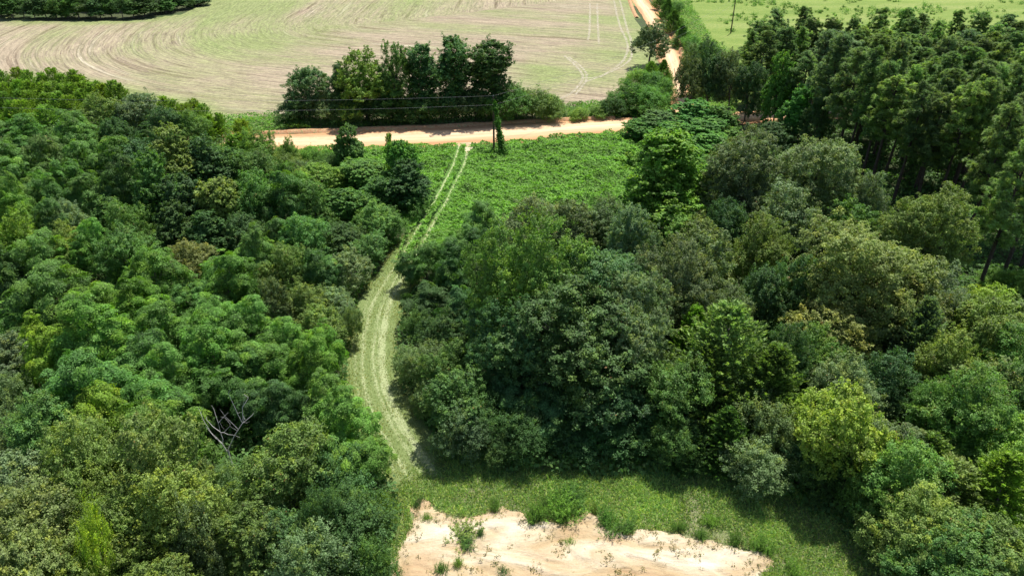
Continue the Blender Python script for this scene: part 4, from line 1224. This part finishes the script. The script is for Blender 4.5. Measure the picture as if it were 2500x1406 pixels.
Q = np.column_stack([P[k] + rng.normal(size=(n, 2)) * hh[k][:, None] * .42, np.abs(rng.normal(size=n)) * hh[k] * .55 + .08])
V, F, T = cards(Q, unit(np.array((0, 0, .7)) + rng.normal(size=(n, 3)) * .6), .3, .2, np.stack([rng.random(n), rng.random(len(P))[k], rng.random(n) * .3], 1), rng=rng)
o = link("pasture_weeds", mesh_np("pasture_weeds", V, F, M['leaf'], T)); o.color = (*PAL['ps'], 1)
tag(o, "small tufts of weeds dotted over the pale green pasture", 'weeds', None, 'stuff')
PAL['iv'] = (.11, .20, .04)
carpet("creeping_weeds", [(1100, 1140), (1250, 1165), (1500, 1160), (1720, 1170), (1900, 1220), (2050, 1300), (2150, 1406), (1960, 1406), (1860, 1320), (1680, 1275), (1500, 1225), (1250, 1215), (1130, 1190)], 26, .15, .05, .22, .5, 'iv', M['leaf'], 37, (TLd, 2.8), "low green creeping weeds in the rough grass above the bare soil", .8)
# sprigs on the bare soil
P, rng = scatter_in(bare_px, 9.0, 44)
cl = fbm(P[:, 0] / 1.6, P[:, 1] / 1.6, 12, 4)
dd, _, _ = dist_poly(P, bare_w, True)
P = P[(cl > .56) | ((dd < .9) & (rng.random(len(P)) < .8)) | (rng.random(len(P)) < .06)]
sz = rng.uniform(.3, 1.3, len(P)) ** 1.5
k = np.repeat(np.arange(len(P)), 9); n = len(k)
Q = np.column_stack([P[k] + rng.normal(size=(n, 2)) * .08 * sz[k][:, None], bare_h(P)[k] + .06 + rng.random(n) * .13 * sz[k]])
V, F, T = cards(Q, unit(np.array((0, 0, .7)) + rng.normal(size=(n, 3)) * .6), .11 * sz[k], .05 * sz[k], np.stack([rng.random(n), rng.random(n), rng.random(n)], 1), rng=rng)
o = link("sand_sprigs", mesh_np("sand_sprigs", V, F, M['grassblade'], T)); o.color = (.11, .135, .05, 1)
tag(o, "tiny dry sprigs scattered over the bare sandy soil", 'weeds', None, 'stuff')

# ------------------------------------------------------------------ dead tree
def at_depth(px, py, Y):
    d = ray(px, py); t = Y / d[1]
    return np.array((d[0] * t, Y, CAM_H + d[2] * t))


z5 = lambda X, Y: (470 + X / 7.81, 940 + Y / 7.81)
DT = [([(690, 1320), (570, 1120), (420, 990), (255, 790)], .075, .0, -.3), ([(675, 1240), (800, 960), (950, 730), (1130, 580), (1170, 530)], .07, .0, .5), ([(570, 1110), (580, 1030), (530, 890), (490, 720), (600, 600), (680, 520)], .055, -.05, .4),
      ([(530, 890), (390, 790), (260, 650), (275, 600)], .045, .15, .7), ([(950, 720), (880, 590), (780, 370), (680, 150), (730, 80)], .05, .2, -.4), ([(965, 700), (950, 430), (1065, 240), (980, 170)], .05, .2, .9), ([(1000, 660), (955, 560), (950, 430), (1000, 250)], .04, .2, .4),
      ([(860, 830), (740, 710), (620, 590), (515, 450)], .04, .1, -.5), ([(540, 900), (600, 900), (680, 940), (800, 950), (900, 1000)], .04, .1, .2), ([(570, 1110), (350, 900), (200, 650), (160, 540), (110, 430)], .035, 0, 1.0), ([(165, 540), (175, 470), (190, 410)], .025, 1.0, 1.1),
      ([(490, 720), (435, 550), (410, 460), (360, 380)], .03, .2, .8), ([(600, 900), (700, 790), (720, 740)], .025, .1, .3), ([(720, 740), (620, 620), (540, 600)], .02, .3, .4), ([(840, 860), (740, 800), (700, 740)], .02, .1, .0), ([(850, 540), (900, 520), (940, 515)], .02, .3, .5),
      ([(510, 690), (560, 790), (610, 850)], .02, .2, .1), ([(960, 700), (1030, 720), (1080, 690)], .02, .2, .5)]
Y0 = 40.3
parts = []
for pl, r0, a, b in DT:
    m = len(pl)
    P = [at_depth(*z5(*q), Y0 + a + (b - a) * i / (m - 1)) for i, q in enumerate(pl)]
    parts.append(tube(P, [.5 * r0 * (1 - .75 * i / (m - 1)) for i in range(m)], 5))
b0 = at_depth(*z5(690, 1320), Y0)
parts.append(tube([b0 * np.array((1, 1, 0)) + np.array((.2, -.2, -.2)), b0 * np.array((1, 1, .5)) + np.array((.1, -.1, 0)), b0], [.13, .1, .08], 7))
parts.append(tube([b0 * np.array((1, 1, 0.55)), at_depth(*z5(675, 1240), Y0)], [.08, .07], 6))
V, F = join(parts)
V[:, :2] -= b0[:2]
o = link("dead_tree", mesh_np("dead_tree", V, F, M['deadwood'], smooth=True)); o.location = (b0[0], b0[1], 0)
tag(o, "bleached leafless dead tree with forked grey branches in the thicket", 'dead tree')

BR = [([(135, 1092), (160, 1078), (200, 1070)], .04), ([(150, 1083), (172, 1088), (190, 1080)], .025), ([(160, 1078), (178, 1062), (186, 1050)], .025), ([(142, 1088), (150, 1070), (148, 1058)], .02)]
parts = [tube([at_depth(*q, 40.6 + .2 * i) for i, q in enumerate(pl)], [r0 * (1 - .3 * i) for i in range(len(pl))], 5) for pl, r0 in BR]
q0 = at_depth(135, 1092, 40.6)
parts.append(tube([(q0[0] - .3, q0[1], -.1), (q0[0] - .15, q0[1], q0[2] * .5), q0], [.07, .055, .04], 6))
V, F = join(parts); V[:, :2] -= q0[:2]
o = link("dead_sapling", mesh_np("dead_sapling", V, F, M['deadwood'], smooth=True)); o.location = (q0[0], q0[1], 0)
tag(o, "small pale broken snag poking out above the olive crowns", 'dead tree')

# ------------------------------------------------------------------ utility line
def pole(x, y, H, label, arm=True):
    root = bpy.data.objects.new("utility_pole", None); COL.objects.link(root); root.location = (x, y, 0)
    tag(root, label, 'utility pole', 'poles of the overhead line')
    V, F = tube([(0, 0, -.5), (0, 0, H * .5), (0, 0, H)], [.17, .15, .11], 12)
    link("shaft", mesh_np("pole_shaft", V, F, M['polewood'], smooth=True), root)
    for z in (H + .12, H - 1.35):
        V, F = tube([(0, 0, z - .14), (0, 0, z - .06), (0, 0, z), (0, 0, z + .06), (0, 0, z + .1)], [.03, .075, .045, .075, .03], 10)
        V[:, 0] += (0 if z > H else .16)
        link("insulator", mesh_np("insulator", V, F, M['wire'], smooth=True), root)
    return root


pA = g(1206, 368); HA = 8.7
pB = g(1784, 82); HB = 8.9
pC = (-118.0, pA[1] + 4)
pole(*pA, HA, "dark wooden utility pole with vine covered stay beside the lane mouth")
pole(*pB, HB, "thin lone utility pole standing in the pale green pasture")
pole(*pC, HA, "utility pole beyond the left frame edge carrying the same wires")


def wire(a, b, za, zb, sag, lab):
    pts = []
    for i in range(41):
        s = i / 40
        pts.append((a[0] + (b[0] - a[0]) * s, a[1] + (b[1] - a[1]) * s, za + (zb - za) * s - sag * 4 * s * (1 - s)))
    V, F = tube(pts, [.012] * 41, 5)
    V -= np.array(pts[0])
    o = link("overhead_wire", mesh_np("overhead_wire", V, F, M['wire'], smooth=True)); o.location = pts[0]
    tag(o, lab, 'wire', 'overhead wires')


wire(pA, pC, HA + .1, HA + .3, 1.4, "upper overhead wire running left from the vine stayed pole")
wire(pA, pC, HA - 1.3, HA - 1.1, 1.6, "lower overhead wire running left from the vine stayed pole")
wire(pA, pB, HA + .1, HB + .1, 2.2, "upper overhead wire running right towards the pasture pole")
wire(pA, pB, HA - 1.3, HB - 1.3, 2.4, "lower overhead wire running right towards the pasture pole")
# vine on the stay wire
g1 = np.array((*g(1229, 384), 0.0)); g0 = np.array((pA[0] + .12, pA[1] - .1, HA - .6))
rng = np.random.default_rng(77)
root = bpy.data.objects.new("vine_covered_stay", None); COL.objects.link(root); root.location = tuple(g1)
tag(root, "leaning stay wire wrapped in green vine beside the utility pole", 'stay wire')
V, F = tube([g1 * 0, (g0 - g1)], [.02, .02], 5)
link("wire", mesh_np("stay_wire", V, F, M['wire']), root)
n = 3600
t_ = rng.random(n) ** 1.15
rad = .34 * (1 - t_) + .20 + .22 * np.exp(-(t_ / .18) ** 2) + .1 * np.sin(t_ * 23)
P = (g0 - g1)[None] * t_[:, None] + rng.normal(size=(n, 3)) * (rad * .55)[:, None]
P[:, 2] = np.maximum(P[:, 2], .1)
V, F, T = cards(P, unit(rng.normal(size=(n, 3)) + np.array((0, -.4, .7))), .26, .2, np.stack([rng.random(n), fbm(t_ * 8, t_ * 0, 3), rng.random(n) * .3], 1), rng=rng)
c = link("vine", mesh_np("stay_vine", V, F, M['leaf'], T), root); c.color = (.07, .17, .03, 1)
